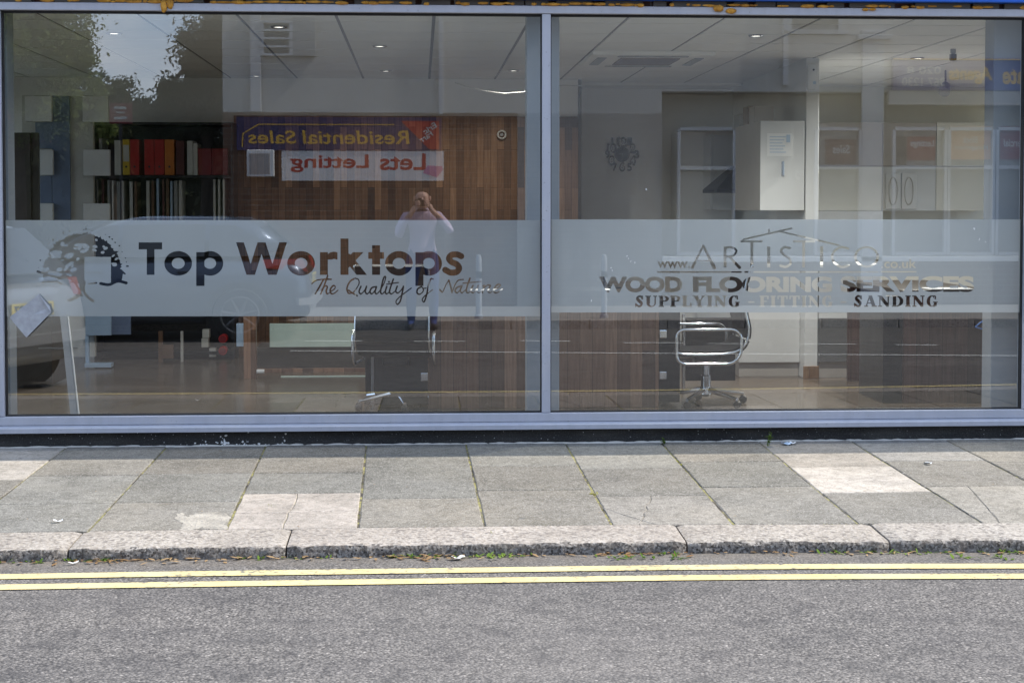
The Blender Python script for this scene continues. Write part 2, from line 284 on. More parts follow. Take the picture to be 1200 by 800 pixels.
# ---------------------------------------------------------------- mesh helpers
class MB:
    def __init__(s): s.v, s.f = [], []
    def add(s, vs, fs):
        n = len(s.v); s.v += [tuple(v) for v in vs]; s.f += [tuple(i + n for i in f) for f in fs]; return s
    def box(s, x0, y0, z0, x1, y1, z1, c=0.0):
        if x0 > x1: x0, x1 = x1, x0
        if y0 > y1: y0, y1 = y1, y0
        if z0 > z1: z0, z1 = z1, z0
        if c > 0:
            c = min(c, 0.45 * min(x1 - x0, y1 - y0, z1 - z0))
            b = bmesh.new(); bmesh.ops.create_cube(b, size=1)
            for v in b.verts: v.co = Vector((x0 + (v.co.x + .5) * (x1 - x0), y0 + (v.co.y + .5) * (y1 - y0), z0 + (v.co.z + .5) * (z1 - z0)))
            bmesh.ops.bevel(b, geom=b.edges[:], offset=c, segments=2, affect='EDGES', profile=0.5)
            b.verts.index_update(); s.add([v.co for v in b.verts], [[v.index for v in f.verts] for f in b.faces]); b.free(); return s
        return s.add([(x0, y0, z0), (x1, y0, z0), (x1, y1, z0), (x0, y1, z0), (x0, y0, z1), (x1, y0, z1), (x1, y1, z1), (x0, y1, z1)],
                     [(0, 3, 2, 1), (4, 5, 6, 7), (0, 1, 5, 4), (1, 2, 6, 5), (2, 3, 7, 6), (3, 0, 4, 7)])
    def tube(s, pts, r, seg=10, closed=False, caps=True):
        pts = [Vector(p) for p in pts]; n = len(pts); rs = r if isinstance(r, (list, tuple)) else [r] * n
        up = None; rings = []
        for i, p in enumerate(pts):
            a = pts[i - 1] if (i > 0 or closed) else p; b = pts[(i + 1) % n] if (i < n - 1 or closed) else p
            t = (b - a).normalized()
            if up is None: up = Vector((0, 0, 1)) if abs(t.z) < 0.9 else Vector((1, 0, 0))
            e = t.cross(up).normalized(); up = e.cross(t).normalized()
            rings.append([p + (e * math.cos(2 * math.pi * k / seg) + up * math.sin(2 * math.pi * k / seg)) * rs[i] for k in range(seg)])
        vs = [q for g in rings for q in g]; fs = []
        for i in range(n if closed else n - 1):
            j = (i + 1) % n
            for k in range(seg): fs.append((i * seg + k, i * seg + (k + 1) % seg, j * seg + (k + 1) % seg, j * seg + k))
        if caps and not closed: fs += [tuple(range(seg))[::-1], tuple(range((n - 1) * seg, n * seg))]
        return s.add(vs, fs)
    def lathe(s, prof, c=(0, 0, 0), seg=24, axis='Z'):
        vs, fs = [], []
        for r, h in prof:
            for k in range(seg):
                a = 2 * math.pi * k / seg; x, y = r * math.cos(a), r * math.sin(a)
                q = (x, y, h) if axis == 'Z' else ((x, h, y) if axis == 'Y' else (h, x, y))
                vs.append((q[0] + c[0], q[1] + c[1], q[2] + c[2]))
        for i in range(len(prof) - 1):
            for k in range(seg): fs.append((i * seg + k, i * seg + (k + 1) % seg, (i + 1) * seg + (k + 1) % seg, (i + 1) * seg + k))
        fs += [tuple(range(seg))[::-1], tuple(range((len(prof) - 1) * seg, len(prof) * seg))]
        return s.add(vs, fs)
    def prism(s, pts, vec):                  # polygon (3-D points) swept along vec
        n = len(pts); v2 = Vector(vec); vs = [Vector(p) for p in pts] + [Vector(p) + v2 for p in pts]
        return s.add(vs, [tuple(range(n))[::-1], tuple(range(n, 2 * n))] + [(i, (i + 1) % n, n + (i + 1) % n, n + i) for i in range(n)])
    def loft(s, rings, caps=True):
        n = len(rings[0]); vs = [q for g in rings for q in g]; fs = []
        for i in range(len(rings) - 1):
            for k in range(n): fs.append((i * n + k, i * n + (k + 1) % n, (i + 1) * n + (k + 1) % n, (i + 1) * n + k))
        if caps: fs += [tuple(range(n))[::-1], tuple(range((len(rings) - 1) * n, len(rings) * n))]
        return s.add(vs, fs)
    def blob(s, c, r, sub=2, jit=0.0):
        b = bmesh.new(); bmesh.ops.create_icosphere(b, subdivisions=sub, radius=1)
        rr = (r, r, r) if isinstance(r, (int, float)) else r
        for v in b.verts: q = 1 + random.uniform(-jit, jit); v.co = Vector((c[0] + v.co.x * rr[0] * q, c[1] + v.co.y * rr[1] * q, c[2] + v.co.z * rr[2] * q))
        b.verts.index_update(); s.add([v.co for v in b.verts], [[v.index for v in f.verts] for f in b.faces]); b.free(); return s
    def build(s, name, mat, parent=None, smooth=False, sub=0, local=False, fixn=True):
        me = bpy.data.meshes.new(name)
        off = Vector(parent.location) if (parent is not None and not local) else Vector((0, 0, 0))
        if parent is not None and not local and parent.parent is not None: off = off + Vector(parent.parent.location)
        me.from_pydata([tuple(Vector(v) - off) for v in s.v], [], s.f); me.validate()
        if fixn:
            b = bmesh.new(); b.from_mesh(me); bmesh.ops.recalc_face_normals(b, faces=b.faces); b.to_mesh(me); b.free()
        o = bpy.data.objects.new(name, me); COL.objects.link(o)
        for m in (mat if isinstance(mat, (list, tuple)) else [mat]): me.materials.append(M[m] if isinstance(m, str) else m)
        if parent is not None: o.parent = parent
        if smooth:
            for p in me.polygons: p.use_smooth = True
            if smooth == 'auto': me.set_sharp_from_angle(angle=R(38))
        if sub: md = o.modifiers.new('round', 'SUBSURF'); md.levels = sub; md.render_levels = sub
        return o
def tag(o, label=None, cat=None, group=None, kind=None):
    if label: o['label'] = label
    if cat: o['category'] = cat
    if group: o['group'] = group
    if kind: o['kind'] = kind
    return o
def thing(name, label, cat, loc=(0, 0, 0), rz=0, group=None):
    o = bpy.data.objects.new(name, None); COL.objects.link(o); o.location = loc; o.rotation_euler = (0, 0, rz); o.empty_display_size = 0.2
    return tag(o, label, cat, group)
def copy_tree(o, loc=None, rz=None, parent=None):
    c = o.copy(); COL.objects.link(c)
    if parent is not None: c.parent = parent
    if loc is not None: c.location = loc
    if rz is not None: c.rotation_euler = (0, 0, rz)
    for ch in list(o.children): copy_tree(ch, parent=c)
    return c
def pbox(mb, x0, y0, x1, y1, Y, depth, c=0.0):     # box whose front stands at y = Y where the photo shows it
    xm, ym = (x0 + x1) / 2, (y0 + y1) / 2
    mb.box(onY(x0, ym, Y).x, Y, onY(xm, y1, Y).z, onY(x1, ym, Y).x, Y + depth, onY(xm, y0, Y).z, c); return mb
def mbox(mb, x0, y0, x1, y1, d, depth, c=0.0):     # the same for what the window mirrors: front at d, body behind it
    xm, ym = (x0 + x1) / 2, (y0 + y1) / 2
    mb.box(onY(x0, ym, d).x, -d, onY(xm, y1, d).z, onY(x1, ym, d).x, -d - depth, onY(xm, y0, d).z, c); return mb
def text_tris(s, bold=0.0, shear=0.0, spacing=1.0):
    c = bpy.data.curves.new('lettering', 'FONT'); c.body = s; c.size = 1; c.offset = bold; c.shear = shear; c.space_character = spacing; c.resolution_u = 6
    o = bpy.data.objects.new('lettering', c); COL.objects.link(o)
    dg = bpy.context.evaluated_depsgraph_get(); me = o.evaluated_get(dg).to_mesh(); me.calc_loop_triangles()
    vs = np.array([v.co[:2] for v in me.vertices]); ts = np.array([t.vertices[:] for t in me.loop_triangles])
    o.evaluated_get(dg).to_mesh_clear(); bpy.data.objects.remove(o); bpy.data.curves.remove(c)
    vs = vs - vs.min(0); vs = vs / vs.max(0)
    return vs, ts
def letters(name, s, x0, x1, z0, z1, y, mat, parent, side=1, bold=0.0, shear=0.0, th=0.004, rot=0.0, local=False, axis=None):
    """flat raised lettering on a plane y = const; side=+1 reads right for somebody looking towards -y, side=-1 towards +y"""
    vs, ts = text_tris(s, bold, shear); w, h = x1 - x0, z1 - z0; P = []
    cx, cz = (x0 + x1) / 2, (z0 + z1) / 2
    for (a, b) in vs:
        q = Vector(((a - .5) * w, (b - .5) * h)); q.rotate(Matrix.Rotation(rot, 2)) if rot else None
        P.append((cx + (-q.x if side > 0 else q.x), y, cz + q.y) if axis is None else axis(q))
    m = MB(); m.add(P, [tuple(t) for t in ts])
    if axis is None:
        n = len(P); m.v += [(p[0], y - side * th, p[2]) for p in P]; m.f += [tuple(i + n for i in t[::-1]) for t in ts]
        ed = {}
        for t in ts:
            for i in range(3):
                e = (t[i], t[(i + 1) % 3]); ed[e] = 1
        for (i, j) in ed:
            if (j, i) not in ed: m.f.append((i, j, j + n, i + n))
    return m.build(name, mat, parent, local=local, fixn=False)
# ---------------------------------------------------------------- lettering fields: clear shapes left out of the frosted film
class Field:
    """signed field over a rectangle of the pane (photo units); > 0 where the film is cut away"""
    def __init__(s, x0, y0, x1, y1, res=5):
        s.x0, s.y0, s.res = x0, y0, res
        s.nx, s.ny = int((x1 - x0) * res) + 1, int((y1 - y0) * res) + 1
        s.F = np.full((s.ny, s.nx), -4.0)
    def win(s, x0, y0, x1, y1, pad=3):
        i0 = max(0, int((x0 - pad - s.x0) * s.res)); i1 = min(s.nx, int((x1 + pad - s.x0) * s.res) + 2)
        j0 = max(0, int((y0 - pad - s.y0) * s.res)); j1 = min(s.ny, int((y1 + pad - s.y0) * s.res) + 2)
        X, Y = np.meshgrid(s.x0 + np.arange(i0, i1) / s.res, s.y0 + np.arange(j0, j1) / s.res)
        return (slice(j0, j1), slice(i0, i1)), X, Y
    def put(s, sl, d, clip=None, X=None, Y=None, sub=False):
        if clip: d = np.minimum(d, np.minimum(np.minimum(X - clip[0], clip[2] - X), np.minimum(Y - clip[1], clip[3] - Y)))
        s.F[sl] = np.minimum(s.F[sl], -d) if sub else np.maximum(s.F[sl], d)
    def rect(s, x0, y0, x1, y1, sub=False):
        sl, X, Y = s.win(x0, y0, x1, y1); s.put(sl, np.minimum(np.minimum(X - x0, x1 - X), np.minimum(Y - y0, y1 - Y)), sub=sub)
    def seg(s, x0, y0, x1, y1, w, clip=None, w1=None, butt=False):
        sl, X, Y = s.win(min(x0, x1) - w, min(y0, y1) - w, max(x0, x1) + w, max(y0, y1) + w)
        dx, dy = x1 - x0, y1 - y0; ln = math.hypot(dx, dy) or 1e-6
        t = ((X - x0) * dx + (Y - y0) * dy) / ln ** 2; tc = np.clip(t, 0, 1)
        ww = w / 2 + ((w1 if w1 is not None else w) - w) / 2 * tc
        if butt:
            d = np.minimum(ww - np.abs((X - x0) * dy - (Y - y0) * dx) / ln, np.minimum(t, 1 - t) * ln)
        else: d = ww - np.hypot(X - x0 - tc * dx, Y - y0 - tc * dy)
        s.put(sl, d, clip, X, Y)
    def line(s, pts, w, n=10, w1=None):       # smooth pen stroke through the points
        P = [np.array(p, float) for p in pts]; P = [2 * P[0] - P[1]] + P + [2 * P[-1] - P[-2]]; C = []
        for i in range(1, len(P) - 2):
            for k in range(n):
                t = k / n; a, b, c, d = P[i - 1:i + 3]
                C.append(0.5 * (2 * b + (c - a) * t + (2 * a - 5 * b + 4 * c - d) * t * t + (3 * b - a - 3 * c + d) * t ** 3))
        C.append(P[-2])
        for a, b in zip(C[:-1], C[1:]):
            ww = w
            if w1 is not None:              # pen: down strokes thick, up strokes thin
                ww = w if b[1] > a[1] else w1
            s.seg(a[0], a[1], b[0], b[1], ww)
    def ring(s, cx, cy, rx, ry, ix=None, iy=None, clip=None, icx=None):
        sl, X, Y = s.win(cx - rx, cy - ry, cx + rx, cy + ry)
        d = (1 - np.hypot((X - cx) / rx, (Y - cy) / ry)) * min(rx, ry)
        if ix: d = np.minimum(d, (np.hypot((X - (icx or cx)) / ix, (Y - cy) / iy) - 1) * min(ix, iy))
        s.put(sl, d, clip, X, Y)
    def blobcut(s, cx, cy, rx, ry, ang=0, sub=True):
        r = max(rx, ry); sl, X, Y = s.win(cx - r, cy - r, cx + r, cy + r); ca, sa = math.cos(ang), math.sin(ang)
        u, v = (X - cx) * ca + (Y - cy) * sa, -(X - cx) * sa + (Y - cy) * ca
        s.put(sl, (1 - np.hypot(u / rx, v / ry)) * min(rx, ry), sub=sub)
    def poly(s, pts):
        xs, ys = [p[0] for p in pts], [p[1] for p in pts]; sl, X, Y = s.win(min(xs), min(ys), max(xs), max(ys))
        ins = np.zeros(X.shape, bool); D = np.full(X.shape, 9.0)
        for (xa, ya), (xb, yb) in zip(pts, pts[1:] + pts[:1]):
            if ya != yb: ins ^= ((ya > Y) != (yb > Y)) & (X < (xb - xa) * (Y - ya) / (yb - ya) + xa)
            dx, dy = xb - xa, yb - ya; t = np.clip(((X - xa) * dx + (Y - ya) * dy) / (dx * dx + dy * dy + 1e-9), 0, 1)
            D = np.minimum(D, np.hypot(X - xa - t * dx, Y - ya - t * dy))
        s.put(sl, np.where(ins, D, -D))
    def text(s, txt, x0, y0, x1, y1, bold=0.0, shear=0.0, spacing=1.0):
        vs, ts = text_tris(txt, bold, shear, spacing); P = np.stack([x0 + vs[:, 0] * (x1 - x0), y1 - vs[:, 1] * (y1 - y0)], 1)
        sl, X, Y = s.win(x0, y0, x1, y1); B = np.zeros(X.shape)
        ox, oy = X[0, 0], Y[0, 0]
        for t in ts:
            a, b, c = P[t]; lo = np.minimum(np.minimum(a, b), c); hi = np.maximum(np.maximum(a, b), c)
            i0, i1 = int((lo[0] - ox) * s.res), int((hi[0] - ox) * s.res) + 2; j0, j1 = int((lo[1] - oy) * s.res), int((hi[1] - oy) * s.res) + 2
            xx, yy = X[j0:j1, i0:i1], Y[j0:j1, i0:i1]
            e = lambda p, q: (q[0] - p[0]) * (yy - p[1]) - (q[1] - p[1]) * (xx - p[0])
            e1, e2, e3 = e(a, b), e(b, c), e(c, a)
            B[j0:j1, i0:i1] = np.maximum(B[j0:j1, i0:i1], (((e1 >= 0) & (e2 >= 0) & (e3 >= 0)) | ((e1 <= 0) & (e2 <= 0) & (e3 <= 0))) * 1.0)
        Q = np.pad(B, 1, mode='edge'); S = sum(Q[j:j + B.shape[0], i:i + B.shape[1]] for i in range(3) for j in range(3)) / 9
        s.F[sl] = np.maximum(s.F[sl], (S - 0.5) * 2 / s.res)
    def contours(s, tol=0.07):
        F = s.F.copy(); F[0, :] = F[-1, :] = -1; F[:, 0] = F[:, -1] = -1; F[F == 0] = 1e-6
        pos = F > 0; segs = {}
        case = pos[:-1, :-1] * 1 + pos[:-1, 1:] * 2 + pos[1:, 1:] * 4 + pos[1:, :-1] * 8
        T = {1: [(3, 0)], 2: [(0, 1)], 3: [(3, 1)], 4: [(1, 2)], 5: [(3, 2), (1, 0)], 6: [(0, 2)], 7: [(3, 2)], 8: [(2, 3)], 9: [(2, 0)], 10: [(0, 3), (2, 1)], 11: [(2, 1)], 12: [(1, 3)], 13: [(1, 0)], 14: [(0, 3)]}
        js, is_ = np.nonzero((case > 0) & (case < 15))
        def edge(j, i, e): return [(j, i, 0), (j, i + 1, 1), (j + 1, i, 0), (j, i, 1)][e]
        nxt = {}
        for j, i in zip(js.tolist(), is_.tolist()):
            for a, b in T[int(case[j, i])]: nxt[edge(j, i, a)] = edge(j, i, b)
        def pt(e):
            j, i, d = e; a = F[j, i]; b = F[j, i + 1] if d == 0 else F[j + 1, i]; t = a / (a - b)
            return (s.x0 + (i + (t if d == 0 else 0)) / s.res, s.y0 + (j + (t if d == 1 else 0)) / s.res)
        outl = []
        while nxt:
            st, cur = nxt.popitem(); loop = [st]
            while cur != st and cur in nxt: loop.append(cur); cur = nxt.pop(cur)
            if len(loop) > 6: outl.append(np.array([pt(e) for e in loop]))
        return [simplify(l, tol) for l in outl]
def simplify(P, tol):
    n = len(P); k = n // 2; keep = np.zeros(n + 1, bool); Q = np.vstack([P, P[:1]]); keep[[0, k, n]] = True; st = [(0, k), (k, n)]
    while st:
        a, b = st.pop()
        if b - a < 2: continue
        d = Q[b] - Q[a]; ln = math.hypot(*d); q = Q[a + 1:b] - Q[a]
        dist = np.abs(q[:, 0] * d[1] - q[:, 1] * d[0]) / ln if ln > 1e-9 else np.hypot(q[:, 0], q[:, 1])
        m = int(dist.argmax())
        if dist[m] > tol: keep[a + 1 + m] = True; st += [(a, a + 1 + m), (a + 1 + m, b)]
    return Q[:-1][keep[:-1]]
def film_mesh(field, rect, Y):
    loops = field.contours(); vs, es = [], []
    for l in [np.array([(rect[0], rect[1]), (rect[2], rect[1]), (rect[2], rect[3]), (rect[0], rect[3])])] + loops:
        n = len(vs); vs += [Vector(p) for p in l]; es += [(n + i, n + (i + 1) % len(l)) for i in range(len(l))]
    V, E, Fc, *_ = delaunay_2d_cdt(vs, es, [], 0, 1e-5)
    keep = []
    for f in Fc:
        c = sum((V[i] for i in f), Vector((0, 0))) / len(f); i, j = int(round((c.x - field.x0) * field.res)), int(round((c.y - field.y0) * field.res))
        if 0 <= i < field.nx and 0 <= j < field.ny:
            u, v = (c.x - field.x0) * field.res, (c.y - field.y0) * field.res; i0, j0 = min(int(u), field.nx - 2), min(int(v), field.ny - 2); a, b = u - i0, v - j0; G = field.F
            if (G[j0, i0] * (1 - a) + G[j0, i0 + 1] * a) * (1 - b) + (G[j0 + 1, i0] * (1 - a) + G[j0 + 1, i0 + 1] * a) * b > 0: continue
        keep.append(tuple(f))
    # metres: the pane is one plane, so map the corners and go linearly between
    P00, P10, P01 = onY(rect[0], rect[1], Y), onY(rect[2], rect[1], Y), onY(rect[0], rect[3], Y)
    m = MB(); w, h = rect[2] - rect[0], rect[3] - rect[1]
    P = [onY(v.x, v.y, Y) for v in V]
    return m.add(P, keep)

def film_left():
    f = Field(40, 262, 600, 362)
    # word of geometric bold letters
    f.rect(162.5, 284, 190, 292.2); f.rect(172, 284, 181, 322)
    f.ring(208.8, 308.6, 16.2, 14.4, 7.6, 6.4); f.ring(246, 308.6, 15.6, 14.4, 7.2, 6.4); f.rect(230, 295.5, 239.6, 335)
    for a, b in (((280, 280), (294.5, 326)), ((293, 326), (307.5, 280)), ((305.5, 280), (320, 326)), ((318.5, 326), (333, 280))):
        f.seg(*a, *b, 8.6, clip=(276, 284, 337, 322))
    f.ring(352.8, 308.6, 16.2, 14.4, 7.4, 6.4); f.rect(375, 295.5, 384.2, 322); f.ring(391.5, 309, 12.5, 14, 4.5, 5.6, clip=(383, 294, 395.5, 304.2))
    f.rect(399, 279.5, 408.4, 322); f.seg(405, 311, 424, 291, 9, clip=(399, 295.5, 430, 322)); f.seg(408, 302, 427, 326, 9.6, clip=(399, 295.5, 430, 322))
    f.rect(436, 287.4, 445.4, 322); f.rect(431.5, 295.5, 450, 303.3)
    f.ring(467.5, 308.6, 16.2, 14.4, 7.4, 6.4); f.ring(502.5, 308.6, 15.4, 14.4, 7.0, 6.4); f.rect(486.8, 295.5, 496.2, 335)
    f.line([(540.5, 300.2), (535.5, 298.2), (529, 298.9), (526.2, 303), (529.5, 307.2), (535, 309.6), (538, 314), (535, 318.6), (528, 319.4), (521.8, 316.2)], 7.2)
    # handwritten line
    A = lambda pts: [(250 + x / 4, 320 + y / 4) for x, y in pts]
    B = lambda pts: [(500 + x / 4, 320 + y / 4) for x, y in pts]
    pen = lambda pts: f.line(pts, 1.9, 7, 1.35)
    for g in ([(462, 50), (478, 36), (510, 29), (552, 29)], [(516, 30), (500, 60), (478, 97)], [(536, 12), (522, 52), (503, 98)], [(508, 78), (524, 61), (534, 64), (529, 84), (534, 97), (550, 88)],
              [(550, 86), (568, 74), (571, 61), (560, 60), (548, 78), (552, 95), (566, 95), (584, 80)],
              [(664, 24), (640, 40), (626, 72), (636, 95), (660, 86), (682, 52), (680, 30), (664, 24)], [(634, 80), (650, 92), (674, 106)],
              [(692, 62), (683, 86), (692, 97), (708, 82), (718, 62)], [(718, 62), (712, 86), (721, 97), (736, 84)],
              [(762, 64), (744, 68), (734, 86), (743, 97), (757, 82), (765, 64)], [(765, 64), (758, 88), (766, 97), (780, 84)],
              [(780, 84), (800, 48), (808, 18), (799, 22), (789, 58), (784, 88), (792, 97), (806, 84)], [(813, 62), (806, 88), (814, 97), (828, 84)],
              [(844, 28), (830, 68), (826, 90), (836, 97), (850, 86)], [(812, 52), (868, 44)], [(862, 62), (855, 84), (865, 93), (880, 80), (891, 62)],
              [(891, 62), (885, 95), (876, 132), (862, 146), (857, 130), (880, 106), (928, 70)],
              [(975, 64), (958, 74), (955, 92), (968, 99), (984, 84), (981, 68), (975, 64)], [(982, 72), (998, 70)],
              [(1031, 28), (1019, 28), (1008, 60), (1000, 100), (988, 134), (979, 124), (992, 106), (1027, 78)]): pen(A(g))
    f.ring(250 + 823 / 4, 320 + 41 / 4, 1.2, 1.2)
    for g in ([(62, 78), (75, 88), (90, 56), (104, 33)], [(104, 33), (112, 60), (119, 90)], [(119, 90), (134, 52), (150, 33), (172, 30)],
              [(161, 61), (142, 67), (133, 83), (143, 92), (157, 78), (165, 60)], [(165, 60), (158, 82), (166, 92), (180, 80)], [(203, 24), (189, 64), (186, 86), (196, 92), (210, 80)], [(170, 47), (254, 40)],
              [(217, 58), (208, 82), (218, 92), (232, 78), (241, 58)], [(241, 58), (236, 82), (246, 92), (258, 80)], [(262, 60), (270, 58), (268, 70), (261, 91)], [(267, 72), (283, 57), (298, 58), (292, 72), (287, 85), (298, 91), (314, 80)],
              [(314, 78), (338, 66), (346, 55), (332, 54), (316, 74), (318, 90), (334, 90), (356, 72)]): pen(B(g))
    # tree emblem: spreading crown full of holes, square window at the right, trunk with roots
    r = random.Random(11)
    f.blobcut(97, 318, 47, 45, sub=False); f.rect(40, 331, 160, 362, sub=True)
    for q in range(70):                                  # ragged leafy rim
        a = math.pi + math.pi * (q + r.uniform(-.4, .4)) / 69; x, y = 97 + 47 * math.cos(a), 318 + 45 * math.sin(a)
        if q % 2: f.seg(x - 3 * math.cos(a), y - 3 * math.sin(a), x + r.uniform(3, 8) * math.cos(a + .6), y + r.uniform(3, 7) * math.sin(a + .6), 4.4, w1=1.6)
        else: f.blobcut(x + 1.5 * math.cos(a), y + 1.5 * math.sin(a), r.uniform(2.4, 5.4), r.uniform(1.8, 3.4), r.uniform(-.8, .8))
    for q in range(46):                                 # leaf shaped gaps, larger on the left
        a = r.uniform(math.pi * 0.98, math.pi * 2.02); t = r.uniform(0.05, .93) ** 0.6; k_ = 1.1 if math.cos(a) < .2 else .7
        f.blobcut(97 + 46 * t * math.cos(a), 322 + 48 * t * math.sin(a), k_ * r.uniform(1.6, 5.0), k_ * r.uniform(1.0, 2.6), r.uniform(-.9, .5))
    for a in ((66, 321, 7, 2.6, .2), (80, 299, 5, 2.2, -.4), (86, 316, 4, 2.4, -.3), (76, 329, 8, 2.2)): f.blobcut(*a)
    f.rect(99, 301, 130, 331.5, sub=True)
    f.line([(94, 326), (95, 336), (92, 345), (82, 352)], 3.4); f.line([(99, 330), (98, 340), (102, 347), (109, 352.5)], 3.2); f.line([(88, 331), (92, 338), (96, 346)], 2.4); f.line([(80, 351.5), (88, 349.5), (94, 346)], 3)
    f.line([(86, 330.6), (100, 332)], 1.8); f.line([(104, 332.6), (113, 331.4)], 1.8); f.line([(118, 332.2), (128, 333.4), (138, 329.5), (148, 331.5)], 3.4); f.line([(44, 318), (56, 322), (66, 330)], 2.6); f.line([(50, 331), (60, 326), (72, 333)], 2.2)
    return f
def serif_word(f, txt, x0, x1, y0, y1):
    W = dict(S=.72, U=.92, P=.80, L=.78, Y=.92, I=.46, N=.98, G=.90, F=.76, T=.86, A=.96, D=.92); W['-'] = .5; W[' '] = .42
    gap = .10; tot = sum(W[c] + gap for c in txt) - gap; u = (x1 - x0) / tot; h = y1 - y0; t = .27; n = .10
    X = lambda a: x + a * u; Yv = lambda b: y1 - b * h
    def bx(a, b, c, d): f.rect(X(a), Yv(d), X(c), Yv(b))
    def foot(a, w=.42): bx(a - w / 2, 0, a + w / 2, n)
    def head(a, w=.42): bx(a - w / 2, 1 - n, a + w / 2, 1)
    x = x0
    for c in txt:
        w = W[c]
        if c == 'I': bx(.1, 0, .1 + t, 1); foot(.235); head(.235)
        elif c in 'PFLD':
            bx(.08, 0, .08 + t, 1); foot(.215, .43); head(.215, .43)
            if c == 'L': bx(.2, 0, w - .04, n); bx(w - .16, 0, w - .04, .36)
            if c == 'F': bx(.2, 1 - n, w - .02, 1); bx(w - .14, .68, w - .02, 1); bx(.3, .45, .58, .55)
            if c == 'P': f.ring(X(.42), Yv(.73), .38 * u, .27 * h, .13 * u, .18 * h, clip=(X(.3), Yv(1), X(.82), Yv(.46)))
            if c == 'D': f.ring(X(.34), Yv(.5), .56 * u, .5 * h, .28 * u, .40 * h, clip=(X(.3), Yv(1), X(.95), Yv(0)))
        elif c == 'T': bx(.43 - t / 2, 0, .43 + t / 2, 1); foot(.43); bx(.02, 1 - n, .84, 1); bx(.02, .68, .13, 1); bx(.73, .68, .84, 1)
        elif c == 'U': bx(.1, .3, .1 + t, 1); head(.235, .45); bx(.72, .3, .82, 1); head(.77, .3); f.ring(X(.46), Yv(.36), .36 * u, .37 * h, .20 * u, .27 * h, clip=(X(.1), Yv(.36), X(.82), Yv(-.02)), icx=X(.52))
        elif c == 'N':
            bx(.12, 0, .22, 1); bx(.76, 0, .86, 1); f.seg(X(.14), Yv(1), X(.84), Yv(0), .26 * u, clip=(X(.12), Yv(1), X(.86), Yv(0))); foot(.17, .32); head(.8, .32); bx(.0, 1 - n, .2, 1)
        elif c == 'A':
            f.seg(X(.16), Yv(0), X(.46), Yv(1.02), .10 * u, clip=(x, Yv(1), X(w), y1)); f.seg(X(.78), Yv(0), X(.46), Yv(1.06), .27 * u, clip=(x, Yv(1), X(w), y1)); bx(.28, .28, .68, .38); foot(.17, .32); foot(.8, .42)
        elif c == 'Y':
            f.seg(X(.16), Yv(1), X(.46), Yv(.42), .26 * u, clip=(x, Yv(1), X(w), y1)); f.seg(X(.76), Yv(1), X(.46), Yv(.42), .10 * u, clip=(x, Yv(1), X(w), y1)); bx(.46 - t / 2, 0, .46 + t / 2, .46); foot(.46); head(.17, .42); head(.78, .3)
        elif c == 'S':
            f.line([(X(.60), Yv(.74)), (X(.52), Yv(.92)), (X(.33), Yv(.93)), (X(.2), Yv(.76)), (X(.36), Yv(.55)), (X(.55), Yv(.38)), (X(.5), Yv(.13)), (X(.32), Yv(.06)), (X(.12), Yv(.22))], .16 * u, 8); f.seg(X(.26), Yv(.66), X(.5), Yv(.38), .25 * u)
            bx(.58, .68, .66, 1); bx(.06, 0, .14, .34)
        elif c == 'G':
            f.ring(X(.46), Yv(.5), .42 * u, .52 * h, .16 * u, .42 * h, clip=(x, Yv(1), X(.62), y1)); bx(.6, .06, .6 + .22, .44); bx(.52, .38, .9, .46); bx(.66, .66, .76, .98); bx(.5, .9, .7, 1); bx(.5, 0, .7, .1)
        elif c == '-': bx(.06, .36, .44, .5)
        x += (w + gap) * u
def film_right():
    f = Field(690, 260, 1150, 364)
    f.text('www.', 770.5, 306.2, 808.5, 314.3, 0.012)
    f.text('.co.uk', 1032.5, 303.2, 1074, 314.3, 0.012)
    # roof over thin slightly flared capitals
    f.seg(871, 280.6, 927.5, 267.6, 2.1); f.seg(914, 271.2, 983, 287.4, 2.0); f.rect(900.2, 268.6, 902, 274)
    f.seg(811.5, 313.5, 824, 288, 3.2, w1=2.2); f.seg(824, 288, 837, 313.5, 2.6, w1=4.2); f.seg(818, 305.5, 831, 305.5, 1.8)
    f.rect(848, 289, 851.4, 313.2); f.line([(849, 290.2), (858, 290), (863, 294), (859, 299.6), (850, 301)], 2.4); f.seg(855, 301, 866.5, 313.4, 2.6, w1=3.6)
    f.rect(868, 281.8, 893.6, 284); f.rect(879.4, 282, 882.8, 313.2); f.rect(899, 289, 902.6, 313.2)
    f.line([(925.5, 290.6), (919, 289.8), (915.4, 294), (919, 299), (925, 303), (926.4, 309), (921, 312.6), (914.6, 311.4)], 2.8)
    f.rect(929.5, 281.8, 955.5, 284); f.rect(940.2, 282, 943.4, 313.2); f.rect(961, 289, 964.6, 313.2)
    f.line([(994, 291.4), (986, 289.6), (978, 294), (975, 301.5), (979, 309), (987, 313), (995, 311)], 2.7); f.ring(1015.5, 301, 14.6, 12.6, 11.6, 10.2)
    f.rect(770, 317.8, 869, 319.6); f.rect(872.5, 317.8, 879.5, 319.6); f.rect(883, 317.8, 1029.5, 319.6); f.rect(1032.5, 317.8, 1074, 319.2)
    f.text('WOOD', 702, 324, 799.6, 342.6, 0.052); f.text('FLOORING', 812, 324, 975, 342.6, 0.052); f.text('SERVICES', 985, 323.4, 1141.6, 342.2, 0.052)
    serif_word(f, 'SUPPLYING', 743.5, 867, 346.4, 359.6); f.rect(877, 353, 884, 354.8); serif_word(f, 'FITTING', 890, 976, 346.4, 359.6); f.rect(985, 353, 992, 354.8); serif_word(f, 'SANDING', 1000, 1099, 346.2, 359.4)
    return f

